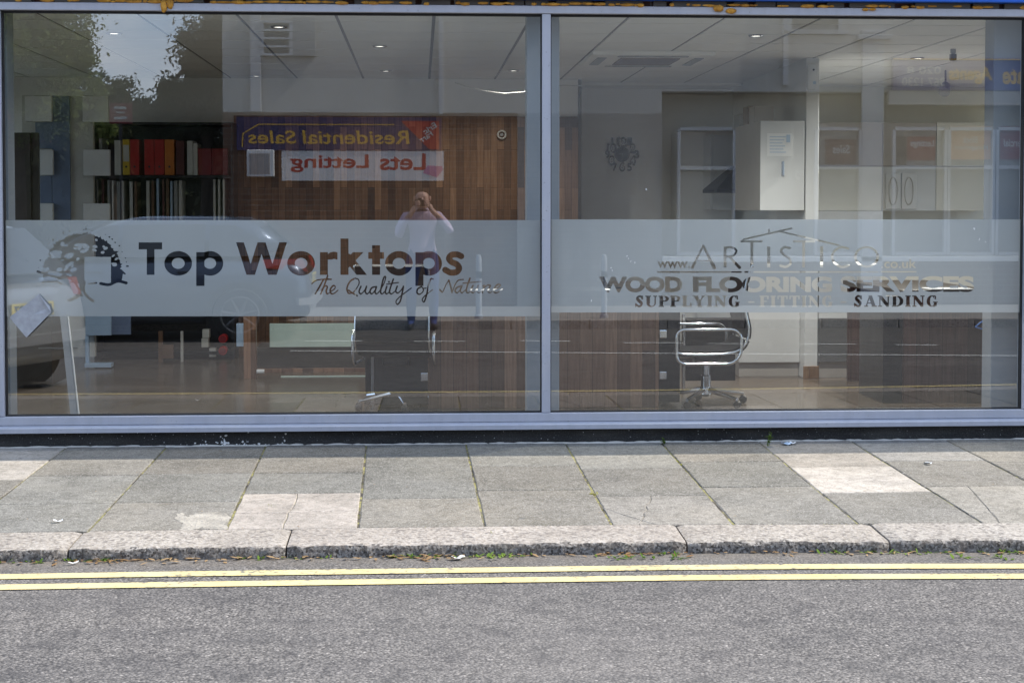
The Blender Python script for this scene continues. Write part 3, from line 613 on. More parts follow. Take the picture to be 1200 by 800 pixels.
# ---------------------------------------------------------------- ground, road, kerb, pavement
KF, KB, PZ0, PZ1 = -2.76, -2.43, 0.060, 0.074        # kerb front and back, pavement height at the kerb and at the wall
WY = -0.05                                            # face of the plinth
def bow(x): return -0.028 * max(0, x - 0.9) ** 1.6 + (-0.012 * max(0, -x - 1.0) ** 1.4)   # the road edge bends away slightly at both ends
def struct(o): return tag(o, kind='structure')
def strip(name, mat, ya, yb, z, x0=-45, x1=45, step=0.25, bent=(True, True), za=None):
    m = MB(); xs = np.arange(x0, x1 + step, step); vs = []
    for x in xs:
        b = bow(max(-6, min(6, x)))
        vs += [(x, ya + (b if bent[0] else 0), z), (x, yb + (b if bent[1] else 0), z if za is None else za)]
    m.add(vs, [(2 * i, 2 * i + 2, 2 * i + 3, 2 * i + 1) for i in range(len(xs) - 1)])
    return struct(m.build(name, mat))
m = MB(); m.add([(-400, -420, -0.06), (400, -420, -0.06), (400, 300, -0.06), (-400, 300, -0.06)], [(0, 1, 2, 3)]); struct(m.build('ground', 'ground'))
FAR_K = -9.86
m = MB(); m.add([(-60, FAR_K - 0.02, 0), (60, FAR_K - 0.02, 0), (60, KF + 0.06, 0), (-60, KF + 0.06, 0), (-60, FAR_K - 0.02, 0), (-14, FAR_K - 0.02, 0), (-4.6, FAR_K - 0.02, 0), (-4.6, -60, 0), (-14, -60, 0)], [(0, 1, 2, 3), (6, 5, 8, 7)])
struct(m.build('road', 'asphalt'))
for Y0 in (-3.035, -3.215): strip('yellow_line', 'yellow', Y0 - 0.043, Y0 + 0.043, 0.004)
# kerb stones
def attr(o, cols):
    me = o.data; a = me.color_attributes.new('slab', 'FLOAT_COLOR', 'CORNER')
    for p in me.polygons:
        for li in p.loop_indices: a.data[li].color = (*cols[p.index], 1)
kx = [onZ(p, 640, 0.04).x for p in (-215, 85, 336, 808, 1050, 1330)]
kx = [kx[0] - 0.9 * i for i in range(14, 0, -1)] + kx + [kx[-1] + 0.9 * i for i in range(1, 14)]
m = MB(); cols = []; rk = random.Random(3)
for a, b in zip(kx[:-1], kx[1:]):
    base = rk.choice([(.25, .218, .178), (.268, .23, .19), (.235, .21, .178), (.26, .233, .197)]); n = max(3, int((b - a) / 0.035)); rings = []
    tilt = rk.uniform(-.004, .004)
    for i in range(n + 1):
        t = i / n; x = a + 0.004 + (b - a - 0.008) * t; o = bow(max(-6, min(6, x))); e = 0.012 if i in (0, n) else 0.0
        w1, w2 = rk.uniform(-.003, .003), rk.uniform(-.004, .004); zt = PZ0 - 0.006 + tilt - e * .6
        rings.append([(x, KB - 0.004 + o, -0.1), (x, KB - 0.004 + o, zt + 0.004), (x, KB - 0.02 + o, zt + 0.008), (x, (KF + KB) / 2 + o, zt + 0.002 + w2 * .5), (x, KF + 0.03 + o + e, zt - 0.002 + w2 * .5),
                      (x, KF + 0.008 + o + e + w1, zt - 0.007 + w2), (x, KF + o + e + w1, zt - 0.020), (x, KF + 0.003 + o + e + w1 * .5, -0.1)])
    f0 = len(m.f); m.loft(rings)
    for f_ in m.f[f0:]:                                 # the street face gets a much darker colour than the top
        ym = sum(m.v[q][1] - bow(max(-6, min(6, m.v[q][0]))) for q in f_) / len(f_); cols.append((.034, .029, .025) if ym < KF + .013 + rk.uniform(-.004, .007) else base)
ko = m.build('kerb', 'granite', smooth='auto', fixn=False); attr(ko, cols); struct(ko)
bm_ = bmesh.new(); bm_.from_mesh(ko.data); bmesh.ops.recalc_face_normals(bm_, faces=bm_.faces); bm_.to_mesh(ko.data); bm_.free()
# paving slabs: joints measured at the wall and at the kerb
jb = [onZ(p, 526, PZ1).x for p in (192, 309, 428, 547, 667, 783, 902, 1015)]
jf = [onZ(p, 616, PZ0).x for p in (109, 267, 420, 568, 718, 863, 1010, 1158)]
def ext(a):
    s0, s1 = a[1] - a[0], a[-1] - a[-2]; s0 = s1 = (a[-1] - a[0]) / (len(a) - 1)
    return [a[0] - s0 * i for i in range(24, 0, -1)] + a + [a[-1] + s1 * i for i in range(1, 25)]
jb, jf = ext(jb), ext(jf); OFF = 24
def slabz(y): t = (y - KB) / (WY - KB); return PZ0 + (PZ1 - PZ0) * t
rows_px = {-1: (554, 586), 0: (553, 586), 1: (553, 577), 2: (547, 584), 3: (548, 576), 4: (552, 584), 5: (545, 575), 6: (552, 583), 7: (546, 577), -2: (558, 590)}
light = {(6, 1): (.40, .36, .315), (1, 2): (.35, .305, .262), (-2, 0): (.33, .30, .265), (6, 0): (.27, .24, .205), (7, 0): (.22, .21, .195), (4, 2): (.215, .196, .17), (7, 2): (.225, .208, .18)}
m = MB(); cols = []; rs = random.Random(5)
def jag(p, q, n, amp): 
    p, q = Vector(p), Vector(q); d = q - p; nrm = Vector((-d.y, d.x)).normalized()
    return [p] + [p + d * (i / n) + nrm * rs.uniform(-amp, amp) for i in range(1, n)] + [q]
def put_slab(poly, colr, dz=0.0, tilt=(0, 0)):
    c = sum(poly, Vector((0, 0))) / len(poly); P = []
    big = []; n = len(poly)
    for v in poly: big.append(v)
    inner = [c + (v - c) * (1 - 0.006 / max(0.05, (v - c).length)) for v in big]
    hz = lambda v: slabz(v.y) + dz + (v.x - c.x) * tilt[0] + (v.y - c.y) * tilt[1]
    vs = [(v.x, v.y, hz(v) - 0.05) for v in big] + [(v.x, v.y, hz(v) - 0.004) for v in big] + [(v.x, v.y, hz(v)) for v in inner]
    fs = [(i, (i + 1) % n, n + (i + 1) % n, n + i) for i in range(n)] + [(n + i, n + (i + 1) % n, 2 * n + (i + 1) % n, 2 * n + i) for i in range(n)] + [tuple(range(2 * n, 3 * n))]
    m.add(vs, fs); cols.extend([colr] * len(fs))
def split(poly, a, b):                       # cut a convex polygon by a jagged crack a-b
    a, b = Vector(a), Vector(b); d = b - a; nrm = Vector((-d.y, d.x)).normalized(); L1, L2, hits = [], [], []
    n = len(poly)
    for i in range(n):
        p, q = poly[i], poly[(i + 1) % n]; sp, sq = (p - a).dot(nrm), (q - a).dot(nrm)
        (L1 if sp > 0 else L2).append(p)
        if sp * sq < 0:
            h = p + (q - p) * (sp / (sp - sq)); L1.append(h); L2.append(h); hits.append(h)
    if len(hits) != 2: return [poly]
    J = jag(hits[0], hits[1], 7, 0.008)
    def ins(Lp):
        i, j = Lp.index(hits[0]), Lp.index(hits[1])
        if (i + 1) % len(Lp) == j: return Lp[:i + 1] + J[1:-1] + Lp[i + 1:]
        return Lp[:j + 1] + J[1:-1][::-1] + Lp[j + 1:]
    return [ins(L1), ins(L2)]
def pz(px, py): q = onZ(px, py, 0.06); return (q.x, q.y)
cracks = {(1, 2): [(pz(350, 575), pz(330, 622)), (pz(268, 602), pz(420, 598))], (4, 2): [(pz(715, 598), pz(790, 620)), (pz(762, 583), pz(752, 608))], (7, 2): [(pz(1140, 578), pz(1156, 596)), (pz(1100, 606), pz(1200, 596))],
          (3, 2): [], (6, 2): [], (2, 2): [(pz(500, 598), pz(516, 612))], (0, 2): [(pz(208, 602), pz(262, 598))], (5, 2): [(pz(888, 588), pz(935, 606))]}
cracks = {k_: v for k_, v in cracks.items() if k_ in ((1, 2), (4, 2), (7, 2))}
for i in range(-OFF, OFF + 7):
    xb0, xb1, xf0, xf1 = jb[i + OFF], jb[i + OFF + 1], jf[i + OFF], jf[i + OFF + 1]
    ra, rb = rows_px.get(i, (552 + rs.uniform(-4, 4), 582 + rs.uniform(-4, 4)))
    ys = [WY - 0.004, onZ(492, ra, 0.065).y, onZ(492, rb, 0.06).y, None]
    for r_ in range(3):
        def corner(xb, xf, yy):
            yk = KB + bow(max(-6, min(6, xf))) + 0.002 if yy is None else yy
            t = (yk - KB) / (WY - KB); return Vector((xf + (xb - xf) * t, yk))
        g = 0.0045
        p = [corner(xb0 + g, xf0 + g, ys[r_]), corner(xb1 - g, xf1 - g, ys[r_]), corner(xb1 - g, xf1 - g, ys[r_ + 1]), corner(xb0 + g, xf0 + g, ys[r_ + 1])]
        if r_ > 0: p[0].y -= g; p[1].y -= g
        if r_ < 2: p[2].y += g; p[3].y += g
        v0 = rs.uniform(.14, .19); tint = rs.choice([(1, .92, .785), (1, .93, .81), (.985, .94, .83), (1, .905, .76)])
        base = light.get((i, r_), tuple(v0 * q for q in tint)); polys = [p]
        for a, b in cracks.get((i, r_), []): polys = [s_ for q in polys for s_ in split(q, a, b)]
        dz = rs.uniform(-.0015, .0015); tl = (rs.uniform(-.004, .004), rs.uniform(-.003, .003))
        for q in polys:
            P2 = []; w_ = rs.uniform(.94, 1.06) if len(polys) > 1 else 1.0
            for k_ in range(len(q)):                       # slightly worn, uneven edges
                a, b = q[k_], q[(k_ + 1) % len(q)]; nn = max(1, int((b - a).length / 0.07)); P2 += jag(a, b, nn, 0.0016)[:-1]
            cc = sum(q, Vector((0, 0))) / len(q)
            if len(polys) > 1: P2 = [cc + (v_ - cc) * 0.993 for v_ in P2]
            put_slab(P2, tuple(c_ * w_ for c_ in base), dz, tl)
so_ = m.build('pavement', 'slab', fixn=True); attr(so_, cols); struct(so_)
strip('pavement_bed', 'bed', KB + 0.001, WY + 0.03, PZ0 - 0.0055, bent=(True, False), za=PZ1 - 0.0055)
# pale mortar patch on one slab
m = MB(); P = [onZ(x, y, slabz(onZ(x, y, .06).y)) for x, y in ((206, 604), (214, 601), (218, 606), (232, 602), (252, 600), (266, 601), (270, 606), (266, 613), (263, 621), (244, 620), (238, 618), (222, 622), (210, 621), (217, 614), (208, 611))]
rp_ = random.Random(6); P2 = []
for p, q in zip(P, P[1:] + P[:1]):
    for k_ in range(5): w = p.lerp(q, k_ / 5); P2.append(Vector((w.x + rp_.uniform(-.012, .012), w.y + rp_.uniform(-.008, .008), w.z)))
P = P2; m.prism([(p.x, p.y, p.z - 0.002) for p in P], (0, 0, 0.0045)); struct(m.build('mortar_patch', paint('old_mortar', (.27, .245, .205), .9, .35, 9, .9, dist=.015)))
# far side of the street
m = MB(); m.box(-4.6, -12.6, -0.05, 40, FAR_K, 0.10, 0.0); m.box(-40, -12.6, -0.05, -14, FAR_K, 0.10); struct(m.build('far_pavement', 'paving'))
m = MB()
for i in range(40): m.box(-4.6 + i * .95, FAR_K + 0.002, -0.05, -4.6 + i * .95 + .94, FAR_K + 0.14, 0.112, .012)
o = m.build('far_kerb', 'granite'); attr(o, [(.33, .29, .25)] * len(o.data.polygons)); struct(o)
# white centre line with broken lane marks
def rline(x0, x1, p0, p1, w=.045):
    d0, d1 = (CAM_Z * 1870 / (p - 243.0) + CAM_Y for p in (p0, p1))
    return onY(x0, p0, d0).x, onY(x1, p1, d1).x, -d0, -d1, w
w_ = paint('worn_white_line', (.55, .54, .50), .8, .2, 20, .3)
for x0, x1, p0, p1 in ((340, 1195, 410.5, 421), (357, 425, 399, 399.5), (485, 545, 400, 400.5), (610, 668, 400, 401), (730, 800, 403, 403.5), (830, 880, 404.5, 405), (935, 1003, 405.5, 406), (1050, 1098, 407, 407.5)):
    m = MB(); a, b, ya, yb, w = rline(x0, x1, p0, p1); m.add([(a, ya - w, .004), (b, yb - w, .004), (b, yb + w, .004), (a, ya + w, .004)], [(0, 1, 2, 3)]); struct(m.build('white_line', w_))
# ---------------------------------------------------------------- the shop
FLZ, CLZ = 0.12, 2.64                     # shop floor and ceiling
XL, XR, YB = -4.7, 6.6, 5.9               # room: left wall, right wall, back wall
shop = thing('shop_building', 'flat-roofed shop building with wide glazed front, blue fascia board and black plinth beside the pavement', 'building', (0, 0, 0))
GX0, GXM0, GXM1, GX1 = onY(5, 250, 0).x, onY(634.5, 250, 0).x, onY(644.5, 250, 0).x, onY(1197.5, 250, 0).x
GZ0, GZ1 = onY(640, 482.5, 0).z, onY(640, 17.5, 0).z
FX0, FX1 = GX0 - 0.06, GX1 + 0.06
# window frame: head, two-step bottom rail, mullion and jambs, each an own bar butted against its neighbours
fr = MB().box(FX0, -0.055, GZ1, FX1, 0.05, GZ1 + 0.046, .004).build('window_frame', 'frame', shop)
MB().box(GXM0, -0.05, GZ0 + .0015, GXM1, 0.05, GZ1 - .0015, .004).build('mullion', 'frame', fr)
for a, b in ((FX0, GX0), (GX1, FX1)): MB().box(a, -0.05, GZ0 + .0015, b, 0.05, GZ1 - .0015, .004).build('jamb', 'frame', fr)
m = MB(); m.box(FX0, -0.058, GZ0 - .050, FX1, 0.05, GZ0, .004); m.build('bottom_rail', 'frame', fr)
m = MB(); prof = [(-.102, -.090), (-.102, -.064), (-.094, -.058), (-.056, -.0515), (.05, -.0515), (.05, -.080), (-.085, -.083)]
m.loft([[(x, y, GZ0 + z) for y, z in prof] for x in (FX0 - .05, FX1 + .05)]); m.build('sill', 'frame', fr)
for a, b in ((GX0, GXM0), (GXM1, GX1)):
    g = MB()
    g.box(a, -.022, GZ1 - .011, b, .02, GZ1); g.box(a, -.022, GZ0, b, .02, GZ0 + .007); g.box(a, -.022, GZ0 + .007, a + .006, .02, GZ1 - .011); g.box(b - .006, -.022, GZ0 + .007, b, .02, GZ1 - .011); g.build('gasket', 'gasket', fr)
FILMY = 0.006
fields = (film_left(), film_right())
for k_, (a, b) in enumerate(((GX0, GXM0), (GXM1, GX1))):
    p = MB().add([(a, 0, GZ0), (b, 0, GZ0), (b, 0, GZ1), (a, 0, GZ1)], [(0, 1, 2, 3)]).build('glass_pane', 'glass', shop, fixn=False)
    p['label'] = ('clear shop window pane, the left one, with a frosted band carrying a tree emblem', 'clear shop window pane, the right one, with a frosted band of flooring service lettering')[k_]
    rect = ((5.5, 258, 633.5, 370.5), (645, 257.2, 1197, 366))[k_]
    f = film_mesh(fields[k_], rect, FILMY).build('frosted_band', 'film', p, fixn=False)
    f['label'] = ('grey frosted band with clear cut-out tree, bold words and a handwritten line', 'grey frosted band with clear cut-out roof emblem and three lines of capitals')[k_]
sp_ = MB(); rg_ = random.Random(12)
for px, py in ((735, 300), (737, 303), (739.5, 306.5), (744, 307), (716, 314), (718, 317), (1148, 281), (1155, 284), (1142, 268), (640.5, 330), (693, 352), (757, 222)):
    q = onY(px, py, -.001); 
    for t_ in range(3): sp_.blob((q.x + rg_.uniform(-.004, .004), -.001, q.z + rg_.uniform(-.005, .005)), (rg_.uniform(.001, .004), .0008, rg_.uniform(.002, .006)), 1, .2)
tag(sp_.build('water_marks', 'paper', p), kind='stuff')
PZT = GZ0 - .091
MB().box(XL - .2, WY, -.1, XR + .2, 0.25, PZT + .0, .004).build('plinth', 'plinth', shop)
fs = MB(); zf = GZ1 + .079
fs.box(XL - .3, -0.10, zf, XR + .3, -0.02, zf + .72, .006); fs.box(XL - .3, -.125, zf + .72, XR + .3, -.02, zf + .78, .005); fs.build('fascia', 'fascia', shop)
MB().box(XL - .2, -.019, GZ1 + .047, XR + .2, .25, zf + 1.15).build('wall', 'dbrick', shop)
MB().box(XL - .25, -.09, zf + 1.15, XR + .25, .3, zf + 1.24, .01).build('coping', 'render', shop)
for a, b in ((XL - .2, FX0 - .001), (FX1 + .001, XR + .2)): MB().box(a, -.06, PZT + .001, b, .25, GZ1 + .046, .003).build('pilaster_wall', 'frame_in', shop)
MB().box(XL, .05, FLZ - .2, XR, YB, FLZ).build('floor', 'floor', shop)
MB().box(XL - .2, .26, CLZ + .02, XR + .2, YB + .2, CLZ + .2).build('ceiling_slab', 'ceil', shop)
MB().box(XL - .25, .31, zf + 1.0, XR + .25, YB + .25, zf + 1.1).build('roof', 'roof', shop)
c_ = MB()
for i in range(-9, 12):
    for j in range(0, 10):
        x0, y0 = .09 + i * .6, .10 + j * .6
        x1, y1 = min(x0 + .6, XR), min(y0 + .6, YB); x0 = max(x0, XL)
        if x1 > x0 + .05: c_.box(x0 + .011, y0 + .011, CLZ, x1 - .011, y1 - .011, CLZ + .018)
c_.build('ceiling_tiles', 'ceil', shop)
c_ = MB()
for i in range(-8, 12): c_.box(.09 + i * .6 - .013, .1, CLZ + .005, 0.09 + i * .6 + .013, YB, CLZ + .0195)
for j in range(0, 11):
    for i in range(-9, 12): c_.box(max(XL, .09 + i * .6 + .0135), .1 + j * .6 - .012, CLZ + .005, min(XR, .09 + (i + 1) * .6 - .0135), .1 + j * .6 + .012, CLZ + .0195)
c_.build('ceiling_grid', 'tbar', shop)
for X0, X1, mt in ((XL - .2, XL, 'wall'), (XR, XR + .2, 'cream')):          # unseen flank glazing above a low wall, added to let daylight in
    MB().box(X0, .26, FLZ - .2, X1, YB, FLZ + .25).build('added_side_wall', mt, shop); MB().box(X0, .26, 2.5, X1, YB, CLZ + .02).build('added_side_lintel', mt, shop)
    for y in (.26, 2.1, 3.95, YB - .08): MB().box(X0 + .04, y, FLZ + .251, X1 - .04, y + .08, 2.499, .003).build('added_side_post', 'frame', shop)
    MB().add([(X0 + .1, .34, FLZ + .25), (X0 + .1, YB - .08, FLZ + .25), (X0 + .1, YB - .08, 2.5), (X0 + .1, .34, 2.5)], [(0, 1, 2, 3)]).build('side_window', 'added_sideglass', shop, fixn=False)  # added unseen flank glass, lets daylight in
xw = onY(681, 250, 5.15).x; zw = onY(480, 136.5, 5.15).z; xp = onY(275, 250, 5.15).x
XP0, XP1 = onY(944, 250, 2.95).x, onY(959, 250, 2.95).x
MB().box(xw, YB, FLZ - .2, XP0, YB + .2, CLZ + .02).build('back_wall', 'wall', shop)
MB().box(XP0, YB, FLZ - .2, XR, YB + .2, CLZ + .02).build('back_wall', 'cream', shop)
MB().box(XL, 5.15, FLZ, xw - .03, YB + .2, CLZ - .002).build('chimney_breast', 'wall', shop)
MB().box(xw - .03, 5.13, FLZ, xw, YB + .1, CLZ - .002, .002).build('corner_trim', 'umber', shop)
MB().box(xp, 5.12, FLZ + .001, xw - .031, 5.149, zw, .002).build('plank_cladding', 'walnutwall', shop)
MB().box(xw + .001, 5.45, onY(740, 100, 5.45).z, XP0 - .001, YB - .001, CLZ - .003).build('bulkhead', 'wall', shop)
pt = MB().box(XP0, 2.95, FLZ + .001, XP1, YB - .001, CLZ - .002, .003).build('partition_wall', 'whitem', shop)
MB().box(XP0 - .012, 2.938, FLZ + .001, XP1 + .012, 2.949, FLZ + .10, .003).build('skirting', 'oak', pt)
for a, b in ((617.5, 655.5), (1163, 1199), (-34, 10)):
    xa, xb = onY(a, 250, .14).x, onY(b, 250, .14).x
    MB().box(xa, .14, FLZ + .001, xb, .30, CLZ - .003, .004).build('steel_column', 'frame_in', shop)
# orange mastic squeezed out above the frame head
def foam(px, py, w, h, name='sealant_lump'):
    m = MB(); r = random.Random(int(px)); q = onY(px, py, -.055); n = max(2, int(w / 5))
    for i in range(n): m.blob((q.x + (i / max(1, n - 1) - .5) * w / 199 + r.uniform(-.004, .004), -.06 + r.uniform(-.004, .006), q.z + r.uniform(-.3, .3) * h / 199), (w / 199 / n * .75 + .006, .012, h / 199 * .5 * r.uniform(.7, 1.1)), 2, .12)
    return m
m = MB(); rf = random.Random(4); x = FX0
while x < FX1:
    l = rf.uniform(.015, .09)
    if rf.random() < .72: m.blob((x + l / 2, -.052 + rf.uniform(-.004, .004), GZ1 + .056 + rf.uniform(-.004, .004)), (l * .6, .014, rf.uniform(.006, .013)), 2, .15)
    x += l
a_ = foam(195.5, 5, 7, 15); m.add(a_.v, a_.f); a_ = foam(849, 11, 14, 8); m.add(a_.v, a_.f); a_ = foam(1018, 12, 8, 4); m.add(a_.v, a_.f)
tag(m.build('sealant', 'foam', shop, smooth=True), kind='stuff')
m = MB(); x = FX0
while x < FX1:
    l = rf.uniform(.1, .4); m.box(x, -.056 + rf.uniform(-.004, .004), GZ1 + .0475, x + l * rf.uniform(.6, .95), -.031, zf - .001, .002); x += l
tag(m.build('old_trim', 'umber', shop), kind='stuff')

# ---------------------------------------------------------------- fittings of the room
ac = thing('air_conditioner', 'flat white ceiling cassette air conditioner with brown intake grille above the desks', 'air conditioner', (0, 0, 0))
xa, xb = onY(684, 68, 3.1).x, onY(822, 68, 3.1).x; ya, yb = 2.45, 3.45
m = MB(); m.box(xa, ya, CLZ - .034, xb, yb, CLZ - .001, .008); m.build('casing', 'casing', ac)
m = MB(); m.box(xa + .24, ya + .22, CLZ - .042, xb - .24, yb - .22, CLZ - .0355)
for i in range(9): m.box(xa + .25, ya + .24 + i * .058, CLZ - .046, xb - .25, ya + .26 + i * .058, CLZ - .0425)
m.build('intake_grille', 'brown', ac)
for a, b, c, d in ((xa + .06, ya + .2, xa + .13, yb - .2), (xb - .13, ya + .2, xb - .06, yb - .2), (xa + .2, ya + .05, xb - .2, ya + .11), (xa + .2, yb - .11, xb - .2, yb - .05)): MB().box(a, b, CLZ - .040, c, d, CLZ - .0355).build('vent_slot', 'sgrey', ac)
for px, Y, pw, lab in ((134, 1.45, 30, 'round chrome ceiling downlight over the far left display'), (300, 4.9, 0, 'round chrome ceiling downlight above the red folders'), (452, 4.3, 8, 'round chrome ceiling downlight above the plank wall'), (602, 4.2, 16, 'round chrome ceiling downlight just left of the grey column'),
                   (445, 2.2, 24, 'round chrome ceiling downlight in a front tile left of centre'), (327, 1.0, 20, 'round chrome ceiling downlight nearest the glass, left bay'), (886, 1.35, 100, 'round white ceiling downlight nearest the glass, right bay'), (1075, 2.9, 110, 'round chrome ceiling downlight above the kitchen display')):
    x = onY(px, 60, Y).x; t = thing('downlight', lab, 'ceiling light', (x, Y, CLZ), group='ceiling downlights')
    MB().lathe([(.052, -.001), (.055, -.006), (.048, -.010), (.040, -.008), (.036, -.0015)], (0, 0, 0), 24).build('ring', 'chrome', t, smooth='auto', local=True)
    MB().lathe([(.034, -.0015), (.03, -.005), (.012, -.006)], (0, 0, 0), 20).build('bulb', 'bulb', t, smooth='auto', local=True)
    if not pw: continue
    sp = bpy.data.lights.new('added_room_lamp', 'SPOT'); sp.energy = pw; sp.spot_size = R(150); sp.spot_blend = .6; sp.color = (1, .97, .92); sp.shadow_soft_size = .04  # spot lamps added to brighten the room; that these downlights burn is assumed
    s_o = bpy.data.objects.new('added_room_lamp', sp); COL.objects.link(s_o); s_o.parent = t; s_o.location = (0, 0, -.03)
t = thing('smoke_detector', 'small dark sensor hanging from the ceiling near the right column', 'sensor', (onY(1117, 48, 2.2).x, 2.2, CLZ))
MB().lathe([(.02, -.001), (.02, -.03), (.012, -.035)], (0, 0, 0), 16).build('bracket', 'sgrey', t, local=True); MB().box(-.022, -.025, -.085, .022, .025, -.036, .008).build('sensor_head', 'umber', t, local=True)
t = thing('hanging_spotlight', 'grey bullet spotlight on a short stem under the ceiling over the kitchen', 'spotlight', (onY(1108, 90, 4.0).x, 4.0, CLZ))
MB().tube([(0, 0, 0), (0, 0, -.12)], .008).build('stem', 'steel', t, local=True); MB().tube([(-.03, -.06, -.19), (0, 0, -.13), (.01, .02, -.11)], [.05, .04, .015], 14).build('lamp_head', 'sgrey', t, local=True)
# alarm sensor on the partition end
t = thing('alarm_sensor', 'white rounded alarm sensor with blue button on the end of the white partition', 'sensor', (0, 0, 0))
m = MB(); pbox(m, 946.5, 75, 957.5, 105.5, 2.90, .048, .016); m.build('housing', 'white', t, smooth='auto')
q = onY(954.5, 97, 2.895); MB().lathe([(.013, -.004), (.013, .004), (.009, .0045)], (q.x, q.y, q.z), 16, 'Y').build('button', 'pblue', t); q = onY(953.5, 82, 2.895); MB().lathe([(.008, -.003), (.008, .004)], (q.x, q.y, q.z), 12, 'Y').build('sensor_lens', 'ink', t)
# wall clock of cut-out numerals round a disc
q = onY(729, 181, YB - .02); t = thing('wall_clock', 'black wall clock made of large cut-out numerals around a dark disc', 'clock', q)
m = MB(); m.lathe([(.072, -.010), (.072, .0)], (0, 0, 0), 32, 'Y'); m.build('dial', 'ink', t, local=True)
for h in range(12):                                     # even hours pale on a black outline, odd hours plain black and further out
    a = R(90 - (h + 1) * 30); s_ = str(h + 1); even = h % 2 == 1; rr = .118 if even else .142; w = .040 if len(s_) == 1 else .062; x, z = rr * math.cos(a), rr * math.sin(a)
    vs, ts = text_tris(s_, .03)
    def num(mat, k_, y, nm):
        m = MB(); m.add([(x + (v[0] - .5) * w * k_, y, z + (v[1] - .5) * .068 * k_) for v in vs], [tuple(q) for q in ts]); return m.build(nm, mat, t, local=True, fixn=False)
    vs0 = vs
    if even:
        vs, ts = text_tris(s_, .085); num('ink', 1.42, -.012, 'numeral_outline'); vs, ts = text_tris(s_, .02); num('whitem', .92, -.0145, 'numeral')
    else: num('ink', 1.12, -.0125, 'numeral')
m = MB(); m.box(-.002, -.014, -.06, .002, -.0115, .01); m.build('minute_hand', 'offw', t, local=True); MB().box(-.035, -.0165, .002, .005, -.0145, .006).build('hour_hand', 'offw', t, local=True)
# kitchen display along the left face of the partition
t = thing('wall_cabinet', 'white gloss kitchen wall cabinet with a paper note on its end door', 'cabinet', (0, 0, 0))
zb_, zt_ = onY(915, 246.5, 2.95).z, onY(915, 142, 2.95).z; xa, xb = onY(891, 200, 2.95).x, onY(942.5, 200, 2.95).x
MB().box(xa + .002, 2.972, zb_, xb, 3.95, zt_, .002).build('carcass', 'taupe', t); d_ = MB().box(xa, 2.95, zb_, xb, 2.970, zt_, .002).build('door', 'white', t)
q0, q1 = onY(916, 189, 2.93), onY(919, 206, 2.93); MB().box(q0.x, 2.93, q1.z, q1.x, 2.949, q0.z, .003).build('handle', 'chrome', d_)
m = MB(); pbox(m, 899, 156.5, 928, 183, 2.946, .0022); nt_ = tag(m.build('paper_note', 'paper'), 'white paper note with lines of print stuck on the white cabinet door', 'note')
m = MB()
for i in range(6): pbox(m, 902, 160 + i * 3.6, 921 - (i * 7) % 5, 161 + i * 3.6, 2.9445, .0008)
pbox(m, 921.5, 158, 926, 167, 2.9445, .0008); m.build('print', 'pblue', nt_)
t = thing('extractor_hood', 'dark pyramid extractor hood on the partition behind the white wall cabinet', 'cooker hood', (0, 0, 0))
zc = onY(850, 222, 4.6).z; xo = XP0 - .46; x1 = XP0 - .002
m = MB(); m.loft([[(xo, 4.25, zc - .03), (x1, 4.25, zc - .03), (x1, 4.95, zc - .03), (xo, 4.95, zc - .03)], [(xo, 4.25, zc), (x1, 4.25, zc), (x1, 4.95, zc), (xo, 4.95, zc)], [(x1 - .24, 4.46, zc + .21), (x1, 4.46, zc + .21), (x1, 4.74, zc + .21), (x1 - .24, 4.74, zc + .21)]]); m.build('canopy', 'black', t)
MB().box(x1 - .22, 4.48, zc + .21, x1 - .002, 4.72, CLZ - .35, .003).build('chimney_duct', 'sgrey', t)
m = MB(); m.box(xo - .004, 4.4, zc - .022, xo - .001, 4.63, zc - .008); m.build('control_strip', 'ink', t)
t = thing('wall_cabinet', 'pale wall cabinet behind the extractor hood in the back corner', 'cabinet', (0, 0, 0))
MB().box(XP0 - .36, 5.0, zb_, XP0 - .002, 5.44, zt_ - .02, .003).build('carcass', 'whitem', t); MB().box(XP0 - .382, 5.0, zb_, XP0 - .362, 5.44, zt_ - .02, .002).build('door', 'whitem', t)
t = thing('larder_unit', 'tall pale grey larder unit with two stacked doors against the clock wall', 'cabinet', (0, 0, 0))
xa, xb = onY(797, 200, 5.35).x, onY(861, 200, 5.35).x; zt2 = onY(830, 154, 5.35).z; zm = onY(830, 200, 5.35).z
MB().box(xa, 5.372, FLZ + .1, xb, YB - .002, zt2, .003).build('carcass', 'wall', t); MB().box(xa, 5.35, zm + .006, xb, 5.370, zt2, .003).build('door', 'wall', t); MB().box(xa, 5.35, FLZ + .1, xb, 5.370, zm - .006, .003).build('door', 'wall', t); MB().box(xa, 5.40, FLZ + .001, xb, YB - .002, FLZ + .099).build('plinth', 'sgrey', t)
t = thing('base_unit', 'white gloss kitchen base units with taupe plinth left of the white partition', 'cabinet', (0, 0, 0))
xa, xb = onY(866, 400, 3.1).x, XP0 - .004; zt3 = FLZ + .86; zp = onY(900, 424.5, 3.1).z
MB().box(xa, 3.12, zp, xb, 5.0, zt3, .002).build('carcass', 'whitem', t); MB().box(xa, 3.10, zp, xb, 3.118, zt3, .002).build('end_panel', 'white', t); MB().box(xa + .01, 3.14, FLZ + .001, xb, 4.98, zp - .001).build('plinth', 'taupe', t); MB().box(xa - .02, 3.08, zt3 + .001, xb, 5.0, zt3 + .04, .004).build('worktop', 'whitem', t)
t = thing('base_unit', 'white framed kitchen unit with dark grey gloss door right of the white partition', 'cabinet', (0, 0, 0))
xa, xb = XP1 + .016, onY(1031, 400, 2.98).x; za, zb2 = onY(990, 424, 2.98).z, onY(990, 373, 2.98).z; zc2 = onY(990, 366.5, 2.98).z
